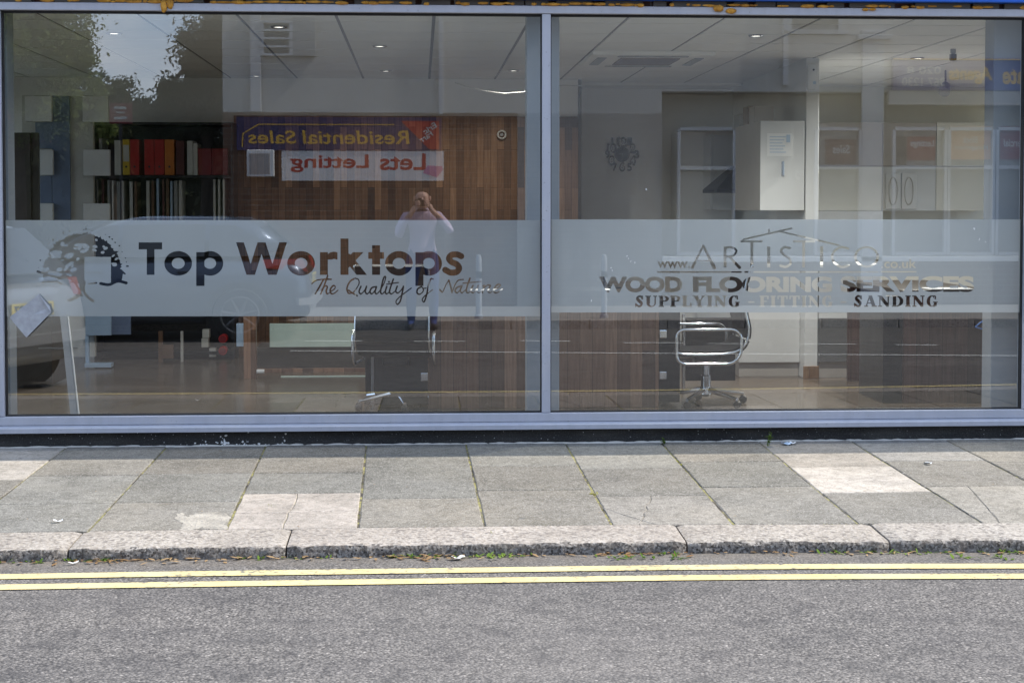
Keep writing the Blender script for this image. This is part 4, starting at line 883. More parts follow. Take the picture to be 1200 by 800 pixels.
MB().box(xa, 3.0, za, xb, 3.6, FLZ + .86, .002).build('carcass', 'whitem', t); MB().box(xa + .004, 2.98, za, onY(1027.5, 400, 2.98).x, 2.998, zb2, .002).build('door', 'grey', t); MB().box(xa, 2.975, zb2 + .002, xb, 2.998, zc2, .002).build('rail', 'white', t)
MB().box(onY(1028, 400, 2.98).x, 2.975, za, xb, 2.998, zb2 + .001, .002).build('side_panel', 'white', t); MB().box(xa, 2.976, zc2 + .003, xb, 2.998, FLZ + .86, .002).build('drawer_front', 'white', t); MB().box(xa + .01, 3.02, FLZ + .001, xb - .02, 3.58, za - .001).build('plinth', 'taupe', t); MB().box(xa, 2.96, FLZ + .861, xb + .02, 3.62, FLZ + .90, .004).build('worktop', 'whitem', t)
m = MB(); m.box(onY(1025, 430, 3.3).x, 3.3, FLZ + .001, onY(1039, 430, 3.3).x, 3.36, FLZ + .62, .003); tag(m.build('oak_board', 'oak'), 'narrow oak board standing upright beside the white framed kitchen unit', 'board')
t = thing('wall_cabinet', 'long cream and taupe wall cabinets on the back wall of the kitchen display', 'cabinet', (0, 0, 0))
ze0, ze1, zem = onY(1000, 247, 5.5).z, onY(1000, 143.5, 5.5).z, onY(1000, 195, 5.5).z
xs = [onY(p, 200, 5.5).x for p in (958, 1034, 1097, 1162)]
MB().box(xs[0], 5.522, ze0, xs[3], YB - .002, ze1, .002).build('carcass', 'taupe', t)
for i in range(3):
    MB().box(xs[i] + .003, 5.5, zem + .004, xs[i + 1] - .003, 5.52, ze1, .002).build('door', ('taupe', 'taupe', 'cream')[i], t); MB().box(xs[i] + .003, 5.5, ze0, xs[i + 1] - .003, 5.52, zem - .004, .002).build('door', ('cream', 'white', 'cream')[i], t)
MB().box(xs[0], 5.47, ze0 - .09, xs[1], YB - .002, ze0 - .002, .003).build('shelf', 'white', t)
t = thing('base_unit', 'cream base units with white worktop along the back wall of the kitchen display', 'cabinet', (0, 0, 0))
MB().box(xs[0], 5.3, FLZ + .1, xs[3], YB - .002, FLZ + .86, .003).build('carcass', 'cream', t); MB().box(xs[0], 5.27, FLZ + .861, xs[3], YB - .002, FLZ + .90, .004).build('worktop', 'white', t); MB().box(xs[0], 5.34, FLZ + .001, xs[3], YB - .002, FLZ + .099).build('plinth', 'taupe', t)
m = MB()
for i, (px, w) in enumerate(((1052, 8), (1066, 7))):
    pbox(m, px - w, 203, px + w, 245, 5.44, .03, .0)
# two sample doors with oval mouldings leaning on the cabinets
for px, lab in ((1047, 'white sample door with oval moulding, the left of the pair before the kitchen cabinets'), (1065.5, 'white sample door with oval moulding, the right of the pair before the kitchen cabinets')):
    t = thing('sample_door', lab, 'sample door', (0, 0, 0), group='white oval sample doors'); q = MB(); pbox(q, px - 8.6, 203, px + 8.6, 245, 5.472, .022, .004); q.build('door_leaf', 'white', t)
    c_ = onY(px, 224, 5.462); MB().tube([(c_.x + .042 * math.cos(a_), 5.466, c_.z + .13 * math.sin(a_)) for a_ in np.linspace(0, 2 * math.pi, 28, endpoint=False)], .006, 8, True).build('oval_moulding', 'beige', t, smooth=True)

# desks, two end to end and one at the right
def desk(name, lab, x0, x1, Y, mat, side, px_top=349, dark=None):
    t = thing(name, lab, 'desk', (0, 0, 0)); a, b = onY(x0, 420, Y).x, onY(x1, 420, Y).x; zt = FLZ + .74
    MB().box(a, Y, FLZ + .001, b, Y + .03, zt, .002).build('end_panel', mat, t)
    MB().box(a - .02, Y - .03, zt + .001, b + .02, Y + 1.5, zt + .042, .004).build('desktop', 'umber', t)
    MB().box(a, Y + 1.42, FLZ + .001, b, Y + 1.45, zt, .002).build('end_panel', mat, t)
    inner = b if side > 0 else a
    xa, xb = (b + .002, b + .15) if side > 0 else (a - .36, a - .002)
    pd = MB().box(xa, Y + .035, FLZ + .03, xb, Y + .55, zt - .02, .003).build('drawer_pedestal', 'black', t)
    for zz in (.20, .48):
        hx = xb if side > 0 else xa
        hx = a - .002 if side < 0 else b + .003
        MB().box(hx, Y - .012, FLZ + zz - .012, hx + .05 * side, Y + .033, FLZ + zz + .045, .006).build('handle', 'chrome', t)
    if dark: MB().box(onY(dark[0], 420, Y).x, Y + .004, FLZ + .001, a - .001, Y + .6, zt - .001, .002).build('side_panel', 'black', t)
    return t, zt + .043, a, b
d1 = desk('desk', 'brown plank fronted desk left of the grey column, facing its twin', 502, 631, 1.22, 'desk', -1)
d2 = desk('desk', 'brown plank fronted desk between the grey column and the chrome armchair', 634.5, 772, 1.22, 'desk', 1)
d3 = desk('desk', 'dark brown desk with cables at the right end of the window', 1058, 1160, 1.35, 'deskdark', 1, dark=(1035, 1058))
t = thing('drawer_unit', 'black drawer unit with pale label plate behind the left swivel chair', 'drawer unit', (0, 0, 0))
m = MB(); pbox(m, 428, 372, 500.5, 478, 1.62, .5, .004); m.build('carcass', 'black', t); m = MB(); pbox(m, 459, 452.5, 477, 460.5, 1.612, .007, .001); m.build('label_plate', 'sgrey', t)
m = MB(); pbox(m, 435, 414, 438.5, 480, 1.60, .018, .002); m.build('edge_strip', 'steel', t)
t = thing('chrome_post', 'slim chrome post with black panel behind the right swivel chair', 'post', (0, 0, 0)); m = MB(); pbox(m, 799.5, 368, 803, 470, 2.1, .03, .003); m.build('post', 'chrome', t); m = MB(); pbox(m, 803.5, 372, 862, 446, 2.12, .02, .003); m.build('panel', 'black', t)
# things on the desks
def on_desk(name, lab, cat, px, d, w, dep, h, mat, dy=.35):
    x = onY(px, 350, 1.3 + dy).x; t = MB().box(x - w / 2, 1.3 + dy - dep / 2, d[1], x + w / 2, 1.3 + dy + dep / 2, d[1] + h, .004).build(name, mat); return tag(t, lab, cat)
t = thing('monitor', 'pale backed computer monitor on the left desk beside the column', 'monitor', (onY(612, 330, 1.6).x, 1.75, d1[1])); MB().box(-.26, -.03, .12, .26, .02, .42, .01).build('screen_casing', 'offw', t, local=True); MB().box(-.03, -.01, .012, .03, .03, .16, .005).build('stand', 'sgrey', t, local=True); MB().box(-.11, -.08, .0, .11, .1, .012, .004).build('base', 'sgrey', t, local=True)
t = thing('monitor', 'dark computer monitor on the desk next to the chrome armchair', 'monitor', (onY(712, 330, 1.6).x, 1.75, d2[1])); MB().box(-.02, -.25, .12, .03, .25, .44, .01).build('screen_casing', 'ink', t, local=True); MB().box(-.01, -.03, .012, .03, .03, .16, .005).build('stand', 'ink', t, local=True); MB().box(-.08, -.11, .0, .1, .11, .012, .004).build('base', 'ink', t, local=True)
for px, d, lab in ((575, d1, 'loose white papers on the left desk'), (690, d2, 'loose white papers on the desk next to the armchair'), (1110, d3, 'white papers on the dark right desk')): on_desk('papers', lab, 'papers', px, d, .3, .21, .008, 'paper', .12)
for i, (pts, lab) in enumerate((([(1166, 364), (1158, 372), (1149, 378), (1143, 383)], 'blue cable hanging over the corner of the dark desk'), ([(1143, 383), (1153, 386), (1160, 391), (1164, 398)], 'blue cable looping down to the drawers of the dark desk'))):
    tag(MB().tube([onY(x, y, 1.30 - .0 * i) for x, y in pts], .005, 8).build('cable', 'cabl', smooth=True), lab, 'cable')
# swivel chairs: chrome loop arms, ribbed black back, five-star foot (built facing -x, copied)
def rrect(x0, z0, x1, z1, r, y, n=6):
    P = []
    for cx, cz, a0 in ((x1 - r[0], z1 - r[0], 0), (x0 + r[1], z1 - r[1], 90), (x0 + r[2], z0 + r[2], 180), (x1 - r[3], z0 + r[3], 270)):
        rr = r[(0, 90, 180, 270).index(a0)]
        P += [(cx + rr * math.cos(R(a0 + 90 * k / n)), y, cz + rr * math.sin(R(a0 + 90 * k / n))) for k in range(n + 1)]
    return P
def make_chair(lab):
    t = thing('swivel_chair', lab, 'chair', group='black and chrome swivel chairs')
    for y in (-.27, .27):
        MB().tube(rrect(-.245, .305, .19, .535, (.07, .05, .06, .10), y), .011, 10, True).build('armrest', 'chrome', t, smooth=True, local=True)
    side = [(-.24, .385), (-.20, .37), (-.05, .365), (.10, .372), (.19, .40), (.235, .46), (.245, .54), (.225, .64), (.215, .75), (.235, .88), (.27, .97)]
    m = MB(); th = .02
    def slab(pts, w): 
        R1 = []
        for i, (x, z) in enumerate(pts):
            a = pts[max(0, i - 1)]; b = pts[min(len(pts) - 1, i + 1)]; d = Vector((b[0] - a[0], b[1] - a[1])).normalized(); nx, nz = -d.y * th, d.x * th
            R1.append([(x + nx, -w, z + nz), (x + nx, w, z + nz), (x - nx, w, z - nz), (x - nx, -w, z - nz)])
        return R1
    def dense(p, k=6):
        P = [np.array(q) for q in p]; P = [2 * P[0] - P[1]] + P + [2 * P[-1] - P[-2]]; C = []
        for i in range(1, len(P) - 2):
            for j in range(k):
                u = j / k; a, b, c, d = P[i - 1:i + 3]; C.append(tuple(.5 * (2 * b + (c - a) * u + (2 * a - 5 * b + 4 * c - d) * u * u + (3 * b - a - 3 * c + d) * u ** 3)))
        return C + [tuple(P[-2])]
    ds = dense(side)
    cut = [i for i, (x, z) in enumerate(ds) if z > .47][0]
    MB().loft(slab(ds[:cut], .235)).build('seat', 'leather', t, smooth='auto', local=True); MB().loft(slab(ds[cut:], .235)).build('backrest', 'leather', t, smooth='auto', local=True)
    for y in (-.243, .243): MB().tube([(x, y, z) for x, z in ds], .009, 8).build('side_rail', 'chrome', t, smooth=True, local=True)
    m = MB(); m.box(-.09, -.09, .29, .09, .09, .35, .015); m.tube([(-.1, 0, .31), (-.16, .12, .30), (-.2, .2, .29)], .007, 8); m.build('mechanism', 'black', t, local=True)
    MB().lathe([(.034, .12), (.034, .20), (.026, .205), (.026, .30)], (0, 0, 0), 18).build('gas_lift', 'chrome', t, smooth='auto', local=True)
    m = MB(); m.lathe([(.03, .06), (.045, .075), (.04, .125), (.03, .13)], (0, 0, 0), 18)
    for k_ in range(5):
        a = R(18 + 72 * k_); m.tube([(.03 * math.cos(a), .03 * math.sin(a), .105), (.15 * math.cos(a), .15 * math.sin(a), .085), (.29 * math.cos(a), .29 * math.sin(a), .062)], [.02, .016, .012], 8)
    m.build('star_base', 'chrome', t, smooth='auto', local=True)
    for k_ in range(5):
        a = R(18 + 72 * k_); x, y = .29 * math.cos(a), .29 * math.sin(a); MB().lathe([(.022, -.02), (.026, -.012), (.026, .012), (.022, .02)], (x, y, .026), 14, 'Y').build('caster', 'black', t, local=True)
    return t
ch = make_chair('black swivel chair with a chrome loop arm beside the middle desk drawers')
q = onZ(827, 474, FLZ); ch.location = (q.x, q.y, FLZ)
c2 = copy_tree(ch, (onY(466, 470, 1.30).x, 1.30, FLZ), R(262)); c2['label'] = 'black swivel chair with chrome foot in front of the black drawer unit'
c3 = copy_tree(ch, (onY(1195, 470, 1.45).x + .14, 1.55, FLZ), R(8)); c3['label'] = 'swivel chair with white edged loop arm half hidden by the right column'

# left-hand display
t = thing('tall_door_sample', 'dark umber tall door sample standing at the far left', 'sample door', (0, 0, 0)); m = MB(); pbox(m, 9, 155.5, 37, 470, 3.55, .05, .003); m.build('door_leaf', 'umber', t); m = MB(); pbox(m, 37.6, 155.5, 46.5, 470, 3.57, .04, .003); m.build('edge_board', 'umber', t)
t = thing('display_stand', 'grey beige display wall with blue grey panels and white square worktop samples', 'display stand', (0, 0, 0))
m = MB(); pbox(m, 27, 112, 110, 418, 4.2, .06, .003); m.build('back_panel', 'beige', t)
m = MB(); pbox(m, 61, 112.5, 82, 262, 4.17, .028, .002); pbox(m, 41.5, 143.5, 60.8, 174, 4.17, .028, .002); pbox(m, 47, 206, 60.8, 238, 4.17, .028, .002); m.build('blue_panel', 'bluegrey', t)
for a in ((29, 112.5, 60.5, 142.5), (96.5, 112.5, 127, 143), (47, 175.5, 62, 205), (97.5, 175.5, 128.5, 206), (47, 238.5, 62, 268), (97.5, 238.5, 128.5, 268)):
    m = MB(); pbox(m, *a, 4.12, .045, .004); m.build('square_sample', 'whitem', t)
m = MB(); pbox(m, 100, 369, 130, 393, 4.12, .05, .003); pbox(m, 100, 393.5, 104, 430, 4.12, .05, .002); pbox(m, 99, 426, 130, 430.5, 4.05, .12, .002); m.build('base_frame', 'pblue', t)
m = MB(); pbox(m, 130.5, 369, 153, 392, 4.15, .03, .002); m.build('lower_panel', 'bluegrey', t)
t = thing('cabinet', 'low grey brown cabinet standing on the floor at the far left', 'cabinet', (0, 0, 0)); m = MB(); pbox(m, 12.5, 371, 61, 451, 2.6, .5, .004); m.build('carcass', 'umber', t); m = MB(); pbox(m, 45, 407, 91, 408.6, 2.57, .012, .002); m.build('handle', 'steel', t)
a, b, c_, d_ = onY(70, 372, 1.15), onY(79, 372, 1.15), onY(91.5, 486, .62), onY(82.5, 486, .62)
t = thing('leaning_board', 'tall pale grey board leaning in the window beside the low cabinet', 'board', (0, 0, 0)); up = (b - c_) * 1.03
MB().prism([d_, c_, c_ + up, d_ + up], (0, .022, .004)).build('board', 'frame_in', t); MB().tube([c_ + Vector((.006, -.004, 0)), c_ + up + Vector((.006, -.004, 0))], .006, 8).build('edge_trim', 'white', t)
m = MB(); fl_ = [(11, 372), (46, 344.5), (58.5, 359), (60, 366), (31, 395.5)]; q0 = [onY(x, y, -.012 - (.02 if i_ in (3, 4) else 0)) for i_, (x, y) in enumerate(fl_)]
m.prism(q0, (0, -.0015, .001)); m.prism([onY(46, 344.5, -.016), onY(58.5, 359, -.022), onY(60, 366, -.036), onY(55, 360, -.03)], (0, -.002, 0))
tag(m.build('flyer', paint('grubby_paper', (.34, .34, .35), .85, .14, 26, .3, dist=.01)), 'grubby white flyer stuck on the outside of the glass at the far left', 'flyer')
m = MB(); pbox(m, 884, 124.5, 907, 146, 3.3, .3, .004); tag(m.build('cardboard_box', 'taupe'), 'brown cardboard box standing on top of the white kitchen wall cabinet', 'box')
m = MB(); pbox(m, 876.5, 124.5, 883, 147, 3.5, .2, .003); tag(m.build('storage_tin', 'brown'), 'narrow dark container beside the cardboard box on the wall cabinet', 'container')
# dark bookcase
bx0, bx1 = onY(110, 200, 4.85).x, onY(274.5, 200, 4.85).x; bz1 = onY(190, 147, 4.85).z; bzs = onY(190, 205.5, 4.85).z
bk = thing('bookcase', 'black bookcase of folders and upright sample boards against the left wall', 'bookcase', (0, 0, 0))
MB().box(bx0, 5.11, FLZ + .001, bx1, 5.148, bz1, .002).build('back_panel', 'black', bk); MB().box(bx0, 4.8, bz1 + .001, bx1, 5.148, bz1 + .025, .002).build('top', 'black', bk)
for x in (bx0, bx1 - .025): MB().box(x, 4.8, FLZ + .001, x + .025, 5.108, bz1, .002).build('side_panel', 'black', bk)
for z in (bzs - .025, onY(190, 263, 4.85).z - .025, FLZ + .55, FLZ + .05): MB().box(bx0 + .0255, 4.8, z, bx1 - .0255, 5.108, z + .025, .002).build('shelf', 'black', bk)
def folder(x0, x1, mat, lab, top=163.5, plain=False):
    t = thing('lever_arch_folder' if not plain else 'file_box', lab, 'folder', (0, 0, 0), group='folders on the upper shelf of the bookcase')
    a, b = onY(x0, 180, 4.83).x, onY(x1, 180, 4.83).x; zt = onY(190, top, 4.83).z; MB().box(a + .001, 4.83, bzs + .001, b - .001, 5.09, zt, .004).build('cover', mat, t)
    if not plain:
        MB().box(a + .006, 4.8285, bzs + .12, b - .006, 4.8296, zt - .05).build('spine_label', mat if mat != 'yel' else 'offw', t)
        MB().lathe([(.010, -.0015), (.010, .0)], ((a + b) / 2, 4.8295, bzs + .075), 14, 'Y').build('finger_hole', 'ink', t)
    return t
folder(116, 119.5, 'sgrey', 'thin grey file leaning on the white sample square', 162, True); folder(134, 141.5, 'offw', 'pale grey folder left of the yellow one', 164.5, True)
folder(143.5, 152, 'yel', 'yellow lever arch folder'); folder(152.3, 163, 'red', 'red lever arch folder touching the yellow one'); folder(169, 180.5, 'red', 'red lever arch folder, first of the three standing together'); folder(180.8, 192.5, 'red', 'red lever arch folder between a red one and an orange one'); folder(192.8, 204, 'orange', 'orange lever arch folder')
folder(219, 226, 'offw', 'tall white file beside the red boxes, the left one', 165, True); folder(226.3, 231.5, 'offw', 'white file touching the red box', 168, True); folder(232, 248, 'dred', 'dark red file box right of the white files', 174, True); folder(248.3, 267, 'dred', 'dark red file box at the right end of the shelf', 174, True); folder(206, 216, 'plum', 'dark plum folder right of the orange one', 165, True)
kinds = [(112, 3, 'sgrey', 'grey'), (119, 3, 'plum', 'dark plum'), (126, 2.5, 'sgrey', 'grey'), (131, 2, 'offw', 'off-white'), (137, 3.4, 'sgrey', 'grey'), (142.5, 2.6, 'beige', 'greyish beige'), (152, 3.4, 'offw', 'off-white'), (157.5, 2.6, 'brown', 'brown'), (171.5, 3.6, 'offw', 'off-white'), (177.5, 3, 'brown', 'brown'), (183.5, 2.6, 'pblue', 'pale blue'), (190, 2.6, 'plum', 'dark plum'), (194.5, 3.4, 'brown', 'brown'), (199.5, 2.4, 'pblue', 'pale blue'), (204, 4, 'sgrey', 'grey'), (209.5, 3.4, 'beige', 'greyish beige'), (250, 2.4, 'beige', 'greyish beige'), (255.5, 2.4, 'offw', 'off-white'), (261, 2.4, 'cream', 'cream')]
words = ['', 'second ', 'third ', 'fourth ', 'fifth ']; cnt = {}
zlow = onY(190, 263, 4.85).z
for x, w, mt, nm in kinds:
    cnt[nm] = cnt.get(nm, 0) + 1; a, b = onY(x, 230, 4.84).x, onY(x + w, 230, 4.84).x
    which = 'leftmost' if cnt[nm] == 1 else words[cnt[nm] - 1] + 'from the left'
    if sum(1 for k_ in kinds if k_[3] == nm) == 1: which = 'the only one that colour'
    tag(MB().box(a, 4.84, zlow + .001, b, 5.08, bzs - .027 - random.uniform(.0, .03), .001).build('sample_board', mt), f'upright {nm} sample board on the lower bookcase shelf, {which}', 'sample board', 'sample boards in the bookcase')
# small tins and boxes on the bottom shelf, boards standing in the dark
zs = FLZ + .0755
for i, (px, y0, y1, mt, lab) in enumerate(((241, 386, 396, 'offw', 'small white box on top of another in the dark bookcase'), (240, 396.5, 407, 'offw', 'small white box under another in the dark bookcase'), (249, 408, 418, 'offw', 'small white box next to the lower red tin'))):
    m = MB(); pbox(m, px - 4, y0, px + 4, y1, 4.82, .1, .003); tag(m.build('small_box', mt), lab, 'box', 'small white boxes')
for (px, y, lab) in ((261, 397, 'upper red round tin at the bottom of the bookcase'), (261, 411, 'lower red round tin at the bottom of the bookcase')):
    q = onY(px, y, 4.79); t = thing('tin', lab, 'tin', q, group='red tins'); MB().lathe([(.036, 0), (.038, .005), (.038, .12)], (0, 0, 0), 20, 'Y').build('can', 'red', t, local=True, smooth='auto'); MB().lathe([(.03, -.003), (.03, -.001)], (0, 0, 0), 20, 'Y').build('lid', 'dred', t, local=True)
for px, w, y0, y1, mt, lab in ((188, 5, 388, 430, 'brown', 'brown wood sample standing on the shop floor by the bookcase'), (196, 14, 404, 420, 'brown', 'square brown wood sample on the floor by the bookcase'), (213, 3, 388, 424, 'beige', 'narrow beige strip standing by the bookcase')):
    m = MB(); pbox(m, px - w / 2, y0, px + w / 2, y1, 4.6, .03, .002); tag(m.build('wood_sample', mt), lab, 'sample board')
# low display platform with pale worktops
t = thing('display_bench', 'low wooden display bench carrying pale mint worktop panels', 'bench', (0, 0, 0))
m = MB(); pbox(m, 316, 379, 420, 406.5, 3.7, .03, .002); m.build('upper_panel', 'mint', t); m = MB(); pbox(m, 300, 407, 428, 431, 3.72, .5, .003); m.build('body', 'umber', t); m = MB(); pbox(m, 300, 431.5, 428, 440, 3.68, .56, .003); m.build('ledge', 'desk', t)
m = MB(); pbox(m, 329, 440.5, 428, 448, 3.3, .04, .002); m.build('lower_panel', 'mint', t); m = MB(); pbox(m, 285.5, 370, 300, 462, 3.2, .08, .003); m.build('post', 'desk', t); q = onY(305, 435.5, 3.18); MB().tube([(q.x - .03, 3.2, q.z), (q.x + .03, 3.2, q.z)], .018, 14).build('white_peg', 'white', t)
m = MB(); pbox(m, 277, 379, 285, 406, 3.5, .03, .002); tag(m.build('pale_panel', 'pblue'), 'narrow pale blue panel beside the wooden bench post', 'panel')
q = onY(588, 158, 5.1); t = thing('round_wall_bracket', 'small pale round bracket fixed on the plank wall', 'bracket', q); MB().tube([(.035 * math.cos(a_), -.01, .035 * math.sin(a_)) for a_ in np.linspace(0, 2 * math.pi, 24, endpoint=False)], .009, 8, True).build('ring', 'beige', t, local=True, smooth=True); MB().lathe([(.016, -.015), (.016, .012)], (0, 0, 0), 16, 'Y').build('hub', 'sgrey', t, local=True)
tag(MB().tube([onY(x, y, 4.4) for x, y in ((533, 97), (548, 102), (570, 107), (590, 109.5), (612, 108), (634, 103), (660, 100), (682, 101))], .004, 6).build('hanging_wire', 'beige', smooth=True), 'thin pale wire sagging below the ceiling in front of the plank wall', 'wire')
# ---------------------------------------------------------------- weeds, moss, litter
def leaf(m, p, d, ln, w, curl=0.2):
    p, d = Vector(p), Vector(d).normalized(); s_ = d.cross(Vector((0, 0, 1)))
    s_ = s_.normalized() if s_.length > .05 else Vector((1, 0, 0)); u = s_.cross(d).normalized(); P = []
    for t, ww in ((0, .15), (.35, 1), (.7, .75)): c = p + d * ln * t - u * (curl * ln * t * t); P += [c - s_ * w * ww / 2, c + s_ * w * ww / 2]
    P.append(p + d * ln - u * curl * ln); m.add(P, [(0, 1, 3, 2), (2, 3, 5, 4), (4, 5, 6)])
rm = random.Random(21)
def rdir(lift=.5): a = rm.uniform(0, 2 * math.pi); return (math.cos(a), math.sin(a), rm.uniform(.1, lift * 2))
def weed(px, py, h, n, lab):
    q = onZ(px, py, PZ1); t = thing('weed', lab, 'weed', (q.x, min(q.y, WY - .012), PZ1 - .003), group=None)
    m = MB(); l = MB()
    for k_ in range(3):
        x = rm.uniform(-.012, .012); top = (x + rm.uniform(-.02, .02), rm.uniform(-.02, 0), h * rm.uniform(.6, 1)); m.tube([(x, 0, 0), (x + .004, -.004, h * .4), top], [.0022, .0018, .001], 6)
        for i in range(n): f_ = rm.uniform(.15, 1); leaf(l, (x + (top[0] - x) * f_, top[1] * f_, top[2] * f_), rdir(), rm.uniform(.015, .03), rm.uniform(.008, .014))
    m.build('stem', 'weed', t, local=True); l.build('leaf', 'weed', t, local=True, fixn=False); tag(t.children[1], kind='stuff')
weed(901, 522, .085, 9, 'small green weed growing at the foot of the plinth, right of centre'); weed(779, 520, .05, 5, 'thin dry weed sprouting where a paving joint meets the plinth')
moss = MB()
def tuft(p, n, s_=1.0, spread=.012):
    for i in range(n): leaf(moss, (p[0] + rm.gauss(0, spread), p[1] + rm.gauss(0, spread), p[2]), rdir(.35), rm.uniform(.006, .016) * s_, rm.uniform(.004, .008) * s_)
for i in range(-3, 11):
    xb, xf = jb[i + OFF], jf[i + OFF]; dens = rm.uniform(.15, 1)
    for k_ in range(70):
        t = rm.random()
        if math.sin(t * 17 + i * 3) + rm.uniform(-1, 1) > .5 - dens: y = KB + (WY - KB) * t; tuft((xf + (xb - xf) * t, y, slabz(y) - .006), 2, .75, .004)
for px, py, n in ((795, 541, 50), (797, 545, 40), (940, 532, 12), (696, 578, 34), (333, 583, 22), (318, 592, 14), (577, 622, 12)):
    q = onZ(px, py, .064); tuft((q.x, q.y, slabz(q.y) - .004), n, 1.2, .012)
for k_ in range(420):
    x = rm.uniform(-2.6, 3.8)
    if math.sin(x * 4.3) + math.sin(x * 9.1 + 2) + rm.uniform(-1, 1) > .6: tuft((x, KB + bow(x) + .003, PZ0 - .004), 2, .8, .005)
for i in range(-3, 11):
    for r_ in (1, 2):
        ra = rows_px.get(i, (552, 583))[r_ - 1]; yy = onZ(492, ra, .063).y
        for k_ in range(26):
            t = rm.random()
            if math.sin(t * 9 + i * 2 + r_) + rm.uniform(-1, 1) > .7: a_ = (yy - KB) / (WY - KB); xa = jf[i + OFF] + (jb[i + OFF] - jf[i + OFF]) * a_; xb_ = jf[i + OFF + 1] + (jb[i + OFF + 1] - jf[i + OFF + 1]) * a_; tuft((xa + (xb_ - xa) * t, yy, slabz(yy) - .006), 2, .6, .004)
tag(moss.build('joint_moss', 'moss', fixn=False), 'yellow green moss and tiny weeds in the paving joints', 'moss', kind='stuff')
gut = MB()
for k_ in range(330):
    x = rm.uniform(-2.4, 3.4); cl = math.sin(x * 3.1 + 1) + math.sin(x * 7.7)
    if cl + rm.uniform(-1, 1) > .4:
        y = KF + bow(x) - rm.uniform(.0, .035)
        for q in range(3): leaf(gut, (x + rm.gauss(0, .012), y, 0.002), rdir(.5), rm.uniform(.012, .035), rm.uniform(.006, .013))
for px in (170, 195, 205, 60, 585, 725, 745, 792, 1133, 1172):
    q = onZ(px, 653, .004)
    for k_ in range(9): leaf(gut, (q.x + rm.gauss(0, .03), q.y + rm.gauss(.0, .012), .003), rdir(.5), rm.uniform(.02, .045), rm.uniform(.008, .016))
tag(gut.build('gutter_weeds', 'weed', fixn=False), 'low green weeds along the kerb foot in the gutter', 'weeds', kind='stuff')
dead = MB()
for k_ in range(260):
    x = rm.uniform(-2.5, 3.4) if k_ < 170 else onZ(rm.choice((100, 140, 195, 470, 480, 535, 735, 1050)), 653, 0).x + rm.gauss(0, .09)
    y = KF + bow(x) - abs(rm.gauss(0, .035)); a = rm.uniform(0, 6.3)
    leaf(dead, (x, y, rm.uniform(.003, .01)), (math.cos(a), math.sin(a), rm.uniform(-.05, .3)), rm.uniform(.012, .05), rm.uniform(.006, .02), .1)
for k_ in range(40):
    q = onZ(rm.uniform(0, 1200), rm.uniform(530, 620), .06); a = rm.uniform(0, 6.3); leaf(dead, (q.x, q.y, slabz(q.y) + .002), (math.cos(a), math.sin(a), .05), rm.uniform(.006, .018), rm.uniform(.004, .008), .1)
tag(dead.build('gutter_litter', 'deadleaf', fixn=False), 'dry leaves and straw lying in the gutter', 'leaf litter', kind='stuff')
def scrap(px, py, w, h, mat, lab, z=None, rot=0.2):
    q = onZ(px, py, .065 if z is None else z); zz = (slabz(q.y) if z is None else z) + .0025; c, s_ = math.cos(rot), math.sin(rot)
    m = MB(); n = 4; P = []
    for j in range(n + 1):
        for i in range(n + 1):
            u, v = (i / n - .5) * w, (j / n - .5) * h; P.append((q.x + u * c - v * s_, q.y + u * s_ + v * c, zz + rm.uniform(0, .006) + .004 * abs(i - 2)))
    m.add(P, [(j * (n + 1) + i, j * (n + 1) + i + 1, (j + 1) * (n + 1) + i + 1, (j + 1) * (n + 1) + i) for j in range(n) for i in range(n)]); tag(m.build('paper_scrap', mat, fixn=False), lab, 'litter')
scrap(921, 522.5, .05, .06, 'pblue', 'pale blue paper scrap lying by the plinth beside the weed'); scrap(929, 522, .035, .05, 'paper', 'white paper scrap touching the pale blue one by the plinth', rot=-.3)
scrap(68, 611, .04, .02, 'paper', 'white paper scrap on the front row of slabs at the far left'); scrap(85, 661, .05, .012, 'offw', 'pale splinter lying on the road beside the kerb at the left', 0.002, .5); scrap(1087, 545, .03, .04, 'paper', 'tiny white scrap on the slabs right of the pale slab', None, .8)
scrap(537, 655, .05, .03, 'offw', 'crumpled off-white wrapper in the gutter near the middle', .003, .4)
spl = MB()                                             # splashes of white paint on plinth and along its foot
for k_ in range(46):
    px = rm.gauss(262, 22) if k_ < 34 else rm.gauss(325, 10); q = onY(px, rm.uniform(516, 524) if k_ < 30 else rm.uniform(508, 523), WY); spl.blob((q.x, WY - .001, max(q.z, PZ1 + .003)), (rm.uniform(.002, .010), .0015, rm.uniform(.002, .008)), 1, .2)
q = onY(263, 518, WY); spl.blob((q.x, WY - .001, q.z), (.006, .002, .02), 2, .2)
for a in ((288, 504), (291, 506.5)): q = onY(*a, WY); spl.blob((q.x, WY - .001, q.z), (.006, .002, .003), 1, .2)
tag(spl.build('paint_splashes', 'paper'), 'spots of white paint splashed on the foot of the black plinth', 'paint', kind='stuff')
mm = MB(); rr_ = random.Random(8)                       # mortar fillet where paving meets plinth
x = -3.2
while x < 4.6:
    l = rr_.uniform(.03, .09); mm.blob((x, WY - .006, PZ1 - .002), (l, rr_.uniform(.006, .018), rr_.uniform(.006, .012)), 2, .15); x += l * 1.3
struct(mm.build('mortar_fillet', 'render', smooth=True))

